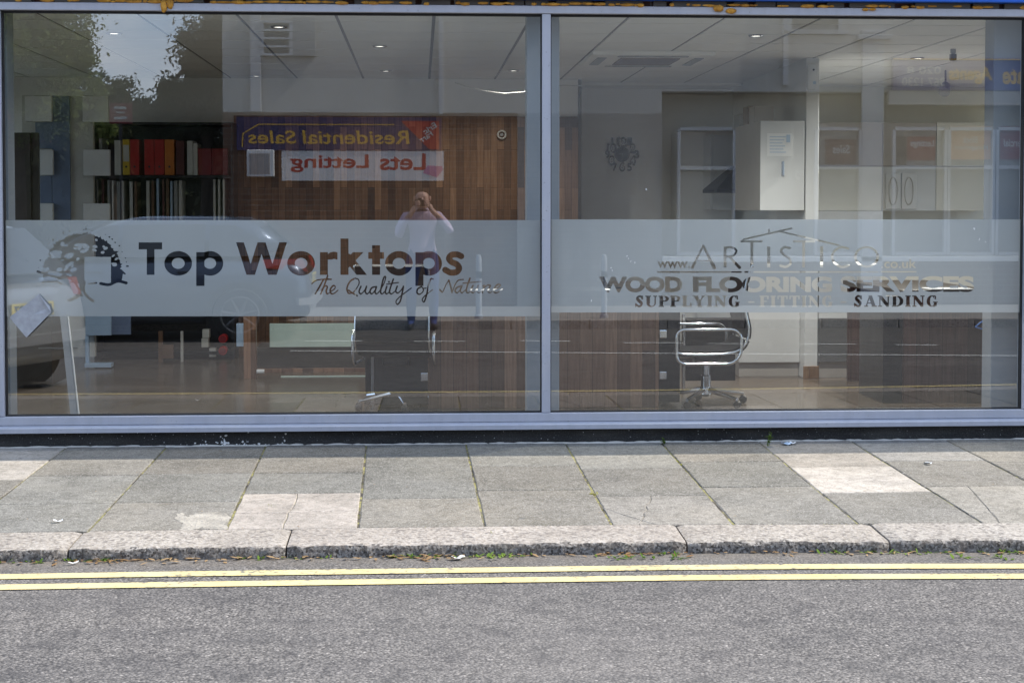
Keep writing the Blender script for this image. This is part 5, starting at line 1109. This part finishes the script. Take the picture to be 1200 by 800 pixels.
# ---------------------------------------------------------------- across the street, seen in the glass: the estate agent's corner
BD = 12.62
ea = thing('corner_building', 'brown brick corner building across the street with cream upper floor and estate agent shopfront', 'building', (0, 0, 0))
bx0, bx1, bxs = onY(262, 300, BD).x, 15.0, onY(775, 300, BD).x
zfas = onY(1000, 108, BD).z; zup = onY(400, 132, BD).z
bxm = onY(606, 300, BD).x; MB().box(bx0, -BD - 9, 0, bxm, -BD, zup, .0).build('brick_wall', 'brick', ea); MB().box(bxm + .001, -BD - 9, 0, bxs, -BD + .03, zup).build('painted_wall', 'pbrick', ea)
MB().box(bx0, -BD - 9, zup + .001, bxs, -BD, 7.6).build('upper_wall', 'pebble', ea)
MB().box(bxs + .001, -BD - 9, zfas, bx1, -BD, 7.6).build('upper_wall', 'pebble', ea)
MB().box(bxs + .001, -BD - 9, 0, bx1, -BD - .5, zfas - .001).build('shop_back_wall', 'blind', ea)
rfm = MB(); rfm.prism([(bx0 - .3, -BD + .35, 7.6), (bx0 - .3, -BD - 9.3, 7.6), (bx0 + 1.5, -BD - 4.5, 10.2)], (bx1 - bx0 + .3, 0, 0)); rfm.build('roof', 'roof', ea)
zs1 = onY(1000, 300, BD).z
MB().box(bxs + .001, -BD - .4, .0, bx1, -BD, zs1 - .08).build('stall_riser', 'dbrick', ea)
MB().box(bxs + .001, -BD - .35, zs1 - .079, bx1, -BD + .08, zs1, .01).build('window_sill', 'white', ea)
def pil(x0, x1, y0, y1, name='pilaster', mat='trimgrey'):
    m = MB(); mbox(m, x0, y0, x1, y1, BD - .08, .079, .006); return m.build(name, mat, ea)
for a in ((1010, 1035, 46, 372),): pil(*a)
m = MB(); mbox(m, 1006, 40, 1046, 46, BD - .16, .15, .01); mbox(m, 1010, 35, 1040, 40, BD - .14, .13, .02); m.build('capital', 'trimgrey', ea)
pil(293, 305.5, 8, 131); pil(514, 519.5, 8, 134); pil(343, 370, 20, 66, 'upper_panel', 'sgrey'); pil(918, 924, 8, 100)
def upwin(x0, y0, x1, y1, bars):
    m = MB(); mbox(m, x0, y0, x1, y1, BD - .03, .028); p = m.build('window', 'pane', ea); m = MB()
    for i in range(bars + 1):
        y = y0 + (y1 - y0) * i / bars; mbox(m, x0 - 2, y - 1.2, x1 + 2, y + 1.2, BD - .09, .058)
    for x in (x0, x1): mbox(m, x - 2, y0, x + 2, y1, BD - .085, .05)
    m.build('frame', 'trimgrey', p)
upwin(307, 26, 341, 64, 4); upwin(926, -30, 985, 36, 2); upwin(600, -60, 660, 10, 2)
pil(917, 994, 36, 40, 'upper_sill')
# shop bays: white frames, posters behind
def bay(x0, x1, tr=None):
    f = MB(); mbox(f, x0, 152, x0 + 3.4, 299, BD - .07, .08); mbox(f, x1 - 3.4, 152, x1, 299, BD - .07, .08); mbox(f, x0 + 3.4, 149, x1 - 3.4, 153, BD - .07, .08); mbox(f, x0 + 3.4, 295.5, x1 - 3.4, 299, BD - .07, .08)
    for t_ in tr or []: mbox(f, x0 + 3.4, t_ - 2.2, x1 - 3.4, t_ + 2.2, BD - .065, .07)
    fo = f.build('shop_window', 'trimgrey', ea); p = MB(); mbox(p, x0 + 3.6, 153.5, x1 - 3.6, 295, BD + .02, .01); p.build('pane', 'shoppane', fo)
for a in ((794, 862, (197,)), (955, 1010, (196,)), (1046, 1110, (196,)), (1110.5, 1166, (196,)), (1167, 1230, (196,)), (1231, 1300, (196,)), (1301, 1370, (196,))): bay(*a)
MB().box(bxs + .01, -BD - .49, zs1 + .001, bx1 - .01, -BD - .42, zfas - .01).build('blind_wall', 'blind', ea)
# fascia with gold lettering and phone number
m = MB(); xa, xb = onY(1044, 90, BD).x, bx1; z0, z1 = onY(1150, 107, BD).z, onY(1150, 69, BD).z
m.box(xa, -BD + .002, z0, xb, -BD + .11, z1, .01); fsg = m.build('fascia', 'navy', ea)
MB().box(xa - .05, -BD + .003, z0 - .2, xb, -BD + .09, z0 - .002, .005).build('fascia_board', 'taupe', ea); MB().box(xa, -BD + .1, z1 - .03, xb, -BD + .118, z1 - .01).build('gold_line', 'gold', fsg)
def wr(s_, x0, x1, y0, y1, d, mat, par, name='lettering', **kw):
    a, b = onY(x0, (y0 + y1) / 2, d), onY(x1, (y0 + y1) / 2, d); return letters(name, s_, a.x, b.x, onY((x0 + x1) / 2, y1, d).z, onY((x0 + x1) / 2, y0, d).z, -d, mat, par, 1, **kw)
wr('Agents', 1112, 1163, 78, 99, BD - .112, 'gold', fsg, bold=.03, shear=.12); wr('Estate', 1175, 1226, 78, 99, BD - .112, 'gold', fsg, bold=.03, shear=.12)
wr('020 8', 1063, 1103, 78, 87, BD - .112, 'offw', fsg, bold=.02); wr('367 1230', 1057, 1107, 91, 101, BD - .112, 'offw', fsg, bold=.02)
def poster(x0, x1, y0, y1, mat, lab, lines):
    t = thing('window_poster', lab, 'poster', (0, 0, 0), group="posters in the estate agent's windows"); m = MB(); mbox(m, x0, y0, x1, y1, BD + .004, .006); p = m.build('sheet', mat, t)
    for (s_, a, b, c, d) in lines: wr(s_, a, b, c, d, BD + .0035, 'offw', p, bold=.02, shear=.1)
poster(967, 1003, 163, 192, 'plum', 'dark brown poster reading Sales in the window left of the white pilaster', [('Sales', 976, 996, 170, 180)])
poster(1050, 1062, 160, 196, 'ink', 'dark glass panel at the estate agent door edge', []); poster(1063, 1096, 160, 188, 'dred', 'dark red poster reading Lettings across the street', [('Lettings', 1067, 1095, 164, 174)])
poster(1114, 1161, 148, 187, 'tan', 'tan poster reading Block Management across the street', [('Block', 1128, 1146, 160, 168), ('Management', 1118, 1158, 170, 177)])
poster(1172, 1226, 148, 187, 'dred', 'dark red poster reading Commercial at the far right across the street', [('Commercial', 1176, 1224, 163, 172)])
# signs on the brick flank
sg = thing('wall_sign', 'navy sign with gold words Residential Sales and a red corner on the brick wall', 'sign', (0, 0, 0))
m = MB(); mbox(m, 277, 137.5, 517.5, 176.5, BD - .05, .046, .004); m.build('board', 'signnavy', sg)
d = BD - .0505; P = [onY(x, y, d) for x, y in ((470, 142), (514.5, 142), (514.5, 175), (503, 175))]; m = MB(); m.prism([(p.x, -p.y, p.z) for p in P], (0, .004, 0)); m.build('red_corner', 'sred', sg)
m = MB(); mbox(m, 302, 145.5, 462, 146.6, d, -.002); m.build('gold_rule', 'gold', sg)
P = [onY(x, y, d) for x, y in ((283, 172), (284.5, 172), (285.5, 157), (303, 146.5), (302, 145.5), (284, 156.5))]; m = MB(); m.prism([(p.x, -p.y, p.z) for p in P], (0, .003, 0)); m.build('gold_corner', 'gold', sg)
wr('Sales', 291, 347, 153, 168.5, d - .001, 'gold', sg, bold=.015, shear=.08); wr('Residential', 354, 480, 153, 169, d - .001, 'gold', sg, bold=.015, shear=.08)
q = onY(505, 153, d - .006); 
for s_, cx, cy, w, h in (('Eric', 503.5, 150.5, 17, 7), ('Farr', 499, 160.5, 17, 7)):
    a, b = onY(cx - w / 2, cy, d), onY(cx + w / 2, cy, d); z = onY(cx, cy, d).z; hh = h / 85; letters('lettering', s_, a.x, b.x, z - hh / 2, z + hh / 2, -d + .0055, 'offw', sg, 1, bold=.02, rot=R(-33))
sg = thing('wall_sign', 'long white sign reading Lets Letting in red, below the navy sign', 'sign', (0, 0, 0)); m = MB(); mbox(m, 330, 176.8, 520, 212, BD - .04, .036, .004); m.build('board', 'whitem', sg)
d = BD - .0405; wr('Letting', 340.5, 432, 181, 202, d - .001, 'sred', sg, bold=.018); wr('Lets', 445, 499, 180, 199.5, d - .001, 'sred', sg, bold=.018)
P = [onY(x, y, d) for x, y in ((497, 200), (501, 194), (518, 195), (519, 199), (512, 208), (496, 203))]; m = MB(); m.prism([(p.x, -p.y, p.z) for p in P], (0, .003, 0)); m.build('pink_patch', 'pink', sg)
t = thing('wall_vent', 'square white box vent with sloping rim on the brick wall left of the signs', 'vent', (0, 0, 0)); m = MB(); mbox(m, 289, 175.5, 321, 207, BD - .12, .117, .012); m.build('rim', 'whitem', t); m = MB(); mbox(m, 292, 180, 316, 204, BD - .128, .007, .002); m.build('grille', 'sgrey', t)
# for-sale board on a pole at the side street corner
t = thing('sale_board', 'dark red estate agent board on a dark pole beside the trees', 'sign', (0, 0, 0)); m = MB(); mbox(m, 128, 121, 155, 145, 16, .03, .004); m.build('board', 'dred', t); m = MB(); mbox(m, 140, 145, 143.5, 340, 16.01, .07); m.build('pole', 'umber', t)
m = MB(); mbox(m, 134, 125, 148, 128, 15.996, .003); mbox(m, 136, 131, 146, 133, 15.996, .003); mbox(m, 134, 137, 149, 140, 15.996, .003); m.build('print', 'offw', t)
# bollards
def bollard(px, lab):
    q = onY(px, 340, 10.25); t = thing('bollard', lab, 'bollard', (q.x, -10.25, .10), group='pale bollards along the far kerb')
    MB().lathe([(.055, 0), (.05, .04), (.038, .05), (.036, .68), (.036, .74), (.025, .78), (.008, .79)], (0, 0, 0), 20).build('post', 'trimgrey', t, local=True, smooth='auto'); MB().lathe([(.0385, .50), (.0385, .58)], (0, 0, 0), 20).build('band', 'ink', t, local=True)
bollard(561, 'slim pale bollard across the street right of the photographer'); bollard(708, 'slim pale bollard across the street right of the mullion')

# ---------------------------------------------------------------- cars
def make_car(lab, plate, paint_):
    t = thing('parked_car', lab, 'car'); st = [(-2.12, .36, .60, .60), (-2.08, .27, .80, .74), (-2.0, .23, .93, .80), (-1.7, .2, .985, .855), (-1.0, .18, .975, .872), (0, .17, .95, .875), (.9, .17, .93, .87), (1.15, .18, .92, .865), (1.6, .2, .85, .84), (1.95, .22, .74, .77), (2.10, .27, .62, .66), (2.14, .34, .5, .5)]
    rings = []
    for x, zb, zt, w in st:
        zm = zb + (zt - zb) * .62
        half = [(0, zb), (w * .86, zb), (w * .97, zb + (zt - zb) * .12), (w, zb + (zt - zb) * .38), (w * .995, zm), (w * .94, zt - .02), (w * .80, zt), (0, zt + .012)]
        rings.append([(x, -y, z) for y, z in half] + [(x, y, z) for y, z in half[-2:0:-1]])
    MB().loft(rings).build('body', paint_, t, smooth=True, sub=1, local=True)
    roof = [[(-1.98, .955, .80), (1.08, .925, .79)], [(-1.80, 1.20, .735), (.52, 1.20, .72)], [(-1.52, 1.40, .64), (.02, 1.40, .635)], [(-1.34, 1.455, .50), (-.22, 1.452, .50)]]
    rg = []
    for (xa, za, wa), (xb, zb, wb) in roof:
        n = 8; rg.append([(xa, -wa, za)] + [(xa + (xb - xa) * i / n, -(wa + (wb - wa) * i / n), za + (zb - za) * i / n) for i in range(1, n)] + [(xb, -wb, zb), (xb + .06, 0, zb + .01), (xb, wb, zb)] + [(xb + (xa - xb) * i / n, wb + (wa - wb) * i / n, zb + (za - zb) * i / n) for i in range(1, n)] + [(xa, wa, za), (xa - .05, 0, za + .01)])
    MB().loft(rg).build('cabin', paint_, t, smooth=True, sub=1, local=True)
    for s_ in (-1, 1):
        def sw(poly): m = MB(); P = [(x, s_ * (.80 - (z - .955) * .32 + .004), z) for x, z in poly]; m.prism(P, (0, s_ * .006, 0)); return m
        sw([(-1.70, .99), (-1.02, .985), (-1.02, 1.345), (-1.30, 1.34), (-1.55, 1.2)]).build('side_window', 'pane', t, local=True); sw([(-.97, .985), (-.08, .975), (-.08, 1.345), (-.97, 1.35)]).build('side_window', 'pane', t, local=True); sw([(-.03, .975), (.80, .965), (.40, 1.19), (.08, 1.335), (-.03, 1.34)]).build('side_window', 'pane', t, local=True)
        for x in (-1.36, 1.28):
            MB().lathe([(.375, .0), (.375, .004)], (x, s_ * .868, .315), 32, 'Y').build('wheel_arch', 'tyre', t, local=True)
            wl = MB().lathe([(.20, -.09), (.29, -.09), (.312, -.06), (.312, .05), (.295, .075), (.215, .08), (.21, .0)], (x, s_ * .80 , .313), 36, 'Y').build('wheel', 'tyre', t, smooth='auto', local=True)
            m = MB(); yo = s_ * .885; m.tube([(x + .205 * math.cos(a_), yo, .313 + .205 * math.sin(a_)) for a_ in np.linspace(0, 2 * math.pi, 36, endpoint=False)], .016, 8, True)
            for k_ in range(7): a_ = 2 * math.pi * k_ / 7 + .2; m.tube([(x, yo, .313), (x + .2 * math.cos(a_), yo, .313 + .2 * math.sin(a_))], [.026, .018], 8)
            m.lathe([(.045, -.02), (.045, .02)], (x, yo, .313), 18, 'Y'); m.build('rim', 'silver' if paint_ == 'silver' else 'grey', wl, smooth='auto', local=True)
        m = MB(); m.loft([[(-1.66, s_ * .84, .85), (-1.64, s_ * .868, .85), (-1.60, s_ * .855, .95), (-1.62, s_ * .80, .95)], [(-2.06, s_ * .60, .80), (-2.09, s_ * .66, .80), (-2.03, s_ * .68, .95), (-2.0, s_ * .60, .95)]]); m.build('tail_light', 'lamp', t, local=True)
        m = MB(); m.loft([[(1.70, s_ * .83, .66), (1.70, s_ * .845, .66), (1.68, s_ * .83, .79), (1.66, s_ * .80, .79)], [(2.05, s_ * .5, .58), (2.10, s_ * .52, .56), (2.02, s_ * .52, .68), (1.98, s_ * .5, .68)]]); m.build('headlight', 'white', t, local=True)
        m = MB(); m.blob((.72, s_ * .96, 1.0), (.06, .10, .075), 2); m.build('wing_mirror', paint_, t, smooth=True, local=True)
        for x in (-.85, .12): MB().box(x, s_ * .868, .80, x + .17, s_ * .892, .825, .006).build('door_handle', paint_, t, local=True)
    m = MB(); m.prism([(-2.015 + .0, -.60, .99), (-2.015, .60, .99), (-1.62, .52, 1.36), (-1.62, -.52, 1.36)], (-.02, 0, .012)); m.build('rear_window', 'pane', t, local=True)
    m = MB(); m.prism([(1.10, -.66, .95), (1.10, .66, .95), (.14, .56, 1.37), (.14, -.56, 1.37)], (.03, 0, .02)); m.build('windscreen', 'pane', t, local=True)
    m = MB(); m.loft([[(-2.0, -.84, .42), (-2.0, -.84, .50), (-1.96, -.82, .50), (-1.96, -.82, .42)], [(-2.17, -.60, .42), (-2.17, -.60, .50), (-2.1, -.6, .50), (-2.1, -.6, .42)], [(-2.17, .60, .42), (-2.17, .60, .50), (-2.1, .6, .50), (-2.1, .6, .42)], [(-2.0, .84, .42), (-2.0, .84, .50), (-1.96, .82, .50), (-1.96, .82, .42)]]); m.build('bumper_strip', 'sgrey', t, local=True)
    p = MB().box(-2.118, -.26, .655, -2.10, .26, .765, .003).build('number_plate', 'plate', t, local=True)
    vs, ts = text_tris(plate, .03); m = MB(); m.add([(-2.1195, -(v[0] - .5) * .46, .672 + v[1] * .076) for v in vs], [tuple(k_) for k_ in ts]); m.build('plate_lettering', 'ink', p, local=True, fixn=False)
    return t
carB = make_car('dark slate hatchback parked at the far kerb beside the photographer, its side to the window', 'LN1 UC7', 'slate')
carB.location = (-1.20 - 2.12, -8.93, 0); carB.rotation_euler = (0, 0, R(180)); carB.scale = (1, 1, .95)
carA = make_car('silver car seen from behind with a yellow plate, close to the window at far left', 'LN1 UC7', 'silver'); carA.location = (-4.95, -4.05, 0); carA.rotation_euler = (0, 0, R(204)); carA.scale = (1, 1, .95)

# ---------------------------------------------------------------- trees and houses closing the side street
def tree(lab, name, base, trunk_h, crowns, n, leafm, ls, seed, tr=.16, cone=False):
    r = random.Random(seed); t = thing(name, lab, 'tree', base)
    m = MB(); top = crowns[0][0]; m.tube([(0, 0, -.1), (.05, .03, trunk_h * .5), (0, 0, trunk_h)], [tr, tr * .8, tr * .65], 12)
    for c, rad in crowns:
        for k_ in range(4): 
            e = Vector(c) + Vector((r.uniform(-.6, .6) * rad[0], r.uniform(-.6, .6) * rad[1], r.uniform(-.4, .6) * rad[2])); s0 = Vector((0, 0, trunk_h * r.uniform(.7, 1))); m.tube([s0, s0.lerp(e, .5) + Vector((r.uniform(-.2, .2), r.uniform(-.2, .2), .1)), e], [tr * .4, tr * .22, tr * .06], 7)
    m.build('trunk', 'bark', t, local=True, smooth=True); l = MB()
    for c, rad in crowns:
        cl = [(Vector(c) + Vector((a.x * rad[0], a.y * rad[1], a.z * rad[2])) * r.uniform(.55, 1), r.uniform(.18, .42) * min(rad)) for a in (Vector((r.gauss(0, 1), r.gauss(0, 1), r.gauss(0, 1))).normalized() for _ in range(34))]
        for k_ in range(n // len(crowns)):
            q, s_ = r.choice(cl); p = q + Vector((r.gauss(0, .5), r.gauss(0, .5), r.gauss(0, .42))) * s_; a = Vector((r.uniform(-1, 1), r.uniform(-1, 1), r.uniform(-.7, .9))).normalized(); b = a.orthogonal().normalized(); b.rotate(Matrix.Rotation(r.uniform(0, 6.3), 3, a)); c_ = a.cross(b); w = ls * r.uniform(.6, 1.3)
            l.add([p - b * w, p - c_ * w * .45, p + b * w, p + c_ * w * .45], [(0, 1, 2, 3)])
    for c, rad in crowns: l.blob(c, tuple(q * .62 for q in rad), 3, .18)
    l.build('crown', leafm, t, local=True, fixn=False); return t
def tpos(px, py, d): q = onY(px, py, d); return q
q = tpos(20, 80, 24); tree('pale green broad tree reflected above the far left display', 'broadleaf_tree', (q.x, -24, 0), q.z - 1.0, [((-.2, 0, q.z + .3), (1.7, 1.5, 1.7)), ((1.0, .2, q.z - .9), (.95, 1, .8)), ((-1.8, .3, q.z), (1.6, 1.4, 1.6)), ((.2, 0, q.z + 1.9), (1.5, 1.4, 1.2)), ((.1, -.3, q.z + .9), (1.3, 1.2, 1.2)), ((-.6, -.2, q.z + .1), (1.2, 1.2, 1.3)), ((.6, -.1, q.z - .1), (1.0, 1.0, 1.1))], 84000, 'leaf', .05, 1)
q = tpos(130, 118, 28); tree('small dark green tree behind the red sale board', 'broadleaf_tree', (q.x, -28, 0), q.z - .9, [((0, 0, q.z), (.7, .7, .6)), ((.5, 0, q.z - .6), (.8, .7, .5)), ((-.6, 0, q.z - .5), (.8, .7, .6))], 9000, 'leafd', .05, 5, .1)
q = tpos(240, 95, 22); tree('dark conifer like tree at the corner of the brick building', 'evergreen_tree', (q.x, -22, 0), q.z + 1, [((.1, 0, q.z + .2), (.85, .9, 1.0)), ((.5, 0, q.z + 1.1), (.55, .6, .8)), ((-.5, 0, q.z - .75), (.85, .9, .75)), ((.75, 0, q.z - .4), (.9, .9, 1.0)), ((-.95, .2, q.z - 1.35), (.6, .7, .6)), ((1.1, -.2, q.z - 1.0), (.7, .8, .7)), ((.3, -.2, q.z - .4), (.7, .7, .9))], 52000, 'leafd', .05, 9, .14)
hs = thing('terraced_house', 'low dark brick house with tiled roof behind the trees of the side street', 'house', (0, 0, 0))
hx0, hx1, hy = -30, onY(100, 150, 32).x, -33
MB().box(hx0, hy - 7, 0, hx1, hy, 2.9).build('wall', 'dbrick', hs); MB().prism([(hx0 - .3, hy + .3, 2.9), (hx0 - .3, hy - 7.3, 2.9), (hx0 - .3, hy - 3.5, 4.3)], (hx1 - hx0 + .6, 0, 0)).build('roof', 'roof', hs)
for x in (-12.5, -16, -20): f = MB().box(x, hy + .001, 1.0, x + 1.4, hy + .06, 2.2).build('window', 'whitem', hs); MB().box(x + .08, hy + .061, 1.08, x + 1.32, hy + .07, 2.12).build('pane', 'pane', f)
h = MB(); rh = random.Random(2)
for k_ in range(26000):
    x = rh.uniform(-26, 3); y = -31 - rh.random() * .9; z = rh.random() ** .7 * (3.9 + .35 * math.sin(x * 1.3) + .2 * math.sin(x * 3.1)); a = Vector((rh.uniform(-1, 1), rh.uniform(-1, 1), rh.uniform(-.6, .9))).normalized(); b = a.orthogonal().normalized(); c_ = a.cross(b); w = .11 * rh.uniform(.6, 1.3); p = Vector((x, y, z))
    h.add([p - b * w, p - c_ * w * .5, p + b * w, p + c_ * w * .5], [(0, 1, 2, 3)])
hd = thing('hedge', 'dark overgrown hedge closing off the side street behind the trees', 'hedge', (0, 0, 0)); h.build('foliage', 'leafd', hd, fixn=False); MB().box(-26, -31.8, 0, 3, -31.3, 3.1).build('core', 'leafd', hd)

# ---------------------------------------------------------------- the photographer, seen in the glass
def skin(name, pts, edges, mat, parent, root=0, sub=2):
    me = bpy.data.meshes.new(name); me.from_pydata([p[:3] for p in pts], edges, []); o = bpy.data.objects.new(name, me); COL.objects.link(o)
    o.modifiers.new('s', 'SKIN'); o.modifiers['s'].use_smooth_shade = True; md = o.modifiers.new('d', 'SUBSURF'); md.levels = md.render_levels = sub
    for i, p in enumerate(pts):
        v = me.skin_vertices[0].data[i]; v.radius = (p[3], p[4] if len(p) > 4 else p[3]); v.use_root = (i == root)
    dg = bpy.context.evaluated_depsgraph_get(); m2 = bpy.data.meshes.new_from_object(o.evaluated_get(dg)); bpy.data.objects.remove(o)
    return m2
PX, PY = .03, -9.72
def P_(x, y, z, r, r2=None): return (x, y, z, r, r2 or r)
body = [P_(0, -.02, .88, .14, .105), P_(0, -.01, 1.02, .135, .10), P_(0, .0, 1.17, .150, .105), P_(0, .02, 1.30, .155, .10), P_(.0, .03, 1.375, .07, .065), P_(.0, .055, 1.44, .056), 
        P_(.0, .075, 1.49, .074, .080), P_(.0, .07, 1.55, .082, .092), P_(.0, .055, 1.605, .060, .07),
        P_(-.17, .02, 1.325, .062), P_(.17, .02, 1.325, .062), P_(-.25, .09, 1.16, .05), P_(.265, .07, 1.21, .05), P_(-.25, .14, 1.08, .046), P_(.30, .13, 1.14, .045), P_(-.19, .20, 1.25, .036), P_(.20, .19, 1.285, .037), P_(-.10, .225, 1.38, .028), P_(.095, .22, 1.40, .028), P_(-.075, .215, 1.445, .032, .026), P_(.075, .21, 1.465, .032, .026),
        P_(-.10, -.02, .80, .098), P_(.10, -.02, .80, .098), P_(-.115, .0, .47, .062), P_(.115, .0, .47, .062), P_(-.12, -.03, .28, .058), P_(.12, -.03, .28, .058), P_(-.12, -.03, .09, .042), P_(.12, -.03, .09, .042), P_(-.13, .05, .045, .042, .036), P_(.13, .05, .045, .042, .036), P_(-.14, .16, .035, .036, .026), P_(.14, .16, .035, .036, .026)]
be = [(0, 1), (1, 2), (2, 3), (3, 4), (4, 5), (5, 6), (6, 7), (7, 8), (3, 9), (3, 10), (9, 11), (10, 12), (11, 13), (12, 14), (13, 15), (14, 16), (15, 17), (16, 18), (17, 19), (18, 20), (0, 21), (0, 22), (21, 23), (22, 24), (23, 25), (24, 26), (25, 27), (26, 28), (27, 29), (28, 30), (29, 31), (30, 32)]
bm = skin('person', body, be, None, None); B = MB(); B.add([v.co for v in bm.vertices], [tuple(p.vertices) for p in bm.polygons])
for s_ in (-1, 1):                                    # fingers round the camera, ears
    hx, hy, hz = s_ * .075, .213, 1.455 + (.01 if s_ > 0 else 0)
    for k_ in range(4):
        z = hz + .035 - k_ * .02; ln = (.9, 1.0, .95, .8)[k_]
        f = skin('finger', [P_(hx, hy, z - .006, .011), P_(hx - s_ * .012, hy + .040 * ln, z, .010), P_(hx - s_ * .038 * ln, hy + .052 * ln, z + .002, .009), P_(hx - s_ * .058 * ln, hy + .040, z + .002, .0075)], [(0, 1), (1, 2), (2, 3)], None, None); B.add([v.co for v in f.vertices], [tuple(p.vertices) for p in f.polygons])
    f = skin('thumb', [P_(hx, hy - .01, hz - .03, .013), P_(hx - s_ * .022, hy - .02, hz - .012, .011), P_(hx - s_ * .04, hy - .01, hz + .006, .009)], [(0, 1), (1, 2)], None, None); B.add([v.co for v in f.vertices], [tuple(p.vertices) for p in f.polygons])
    B.blob((s_ * .082, .06, 1.525), (.012, .024, .034), 2)
    B.blob((s_ * .031, .152, 1.535), (.012, .008, .008), 2); B.blob((s_ * .032, .150, 1.553), (.018, .008, .005), 2)
B.loft([[(-.008, .150, 1.54), (.008, .150, 1.54), (.008, .158, 1.54), (-.008, .158, 1.54)], [(-.016, .14, 1.495), (.016, .14, 1.495), (.012, .178, 1.498), (-.012, .178, 1.498)]]); B.blob((0, .146, 1.468), (.026, .012, .008), 2)
po = B.build('person', ['skin', 'shirt', 'jeans', 'shoe'], None, smooth=True, local=True); po.location = (PX, PY, .002); po.scale = (1.12, 1.05, 1.03)
for p in po.data.polygons:
    c = p.center; r_ = math.hypot(c.x, c.y)
    if c.z < .075: p.material_index = 3
    elif c.z < .93: p.material_index = 2
    elif c.z < 1.405 and not (c.y > .185 and c.z > 1.30) and c.z < 1.40 - max(0, .05 - abs(c.x)) * .4: p.material_index = 1
    else: p.material_index = 0
tag(po, 'bald person in lilac shirt and blue jeans holding a camera, reflected in the window', 'person')
m = MB()                                             # shirt collar, belt, open cuffs belong to the clothes
m.loft([[(.075 * math.cos(a_), .035 + .07 * math.sin(a_), 1.385 + .02 * math.sin(a_)) for a_ in np.linspace(0, 2 * math.pi, 20, endpoint=False)], [(.066 * math.cos(a_), .04 + .064 * math.sin(a_), 1.425 + .015 * math.sin(a_ + 3.14)) for a_ in np.linspace(0, 2 * math.pi, 20, endpoint=False)]], caps=False); m.build('collar', 'shirt', po, smooth=True, local=True)
m = MB(); m.loft([[(.152 * math.cos(a_), -.015 + .120 * math.sin(a_), z) for a_ in np.linspace(0, 2 * math.pi, 28, endpoint=False)] for z in (.90, .915, .945, .96)], caps=False); m.build('shirt_hem', 'shirt', po, smooth=True, local=True)
cm = thing('camera_body', 'black camera held up to the face by the person', 'camera', (PX - .03, PY + .232, 1.525))
MB().box(-.062, -.02, -.042, .062, .018, .035, .008).build('housing', 'black', cm, local=True); MB().box(-.024, -.02, .036, .024, .018, .055, .006).build('viewfinder', 'black', cm, local=True)
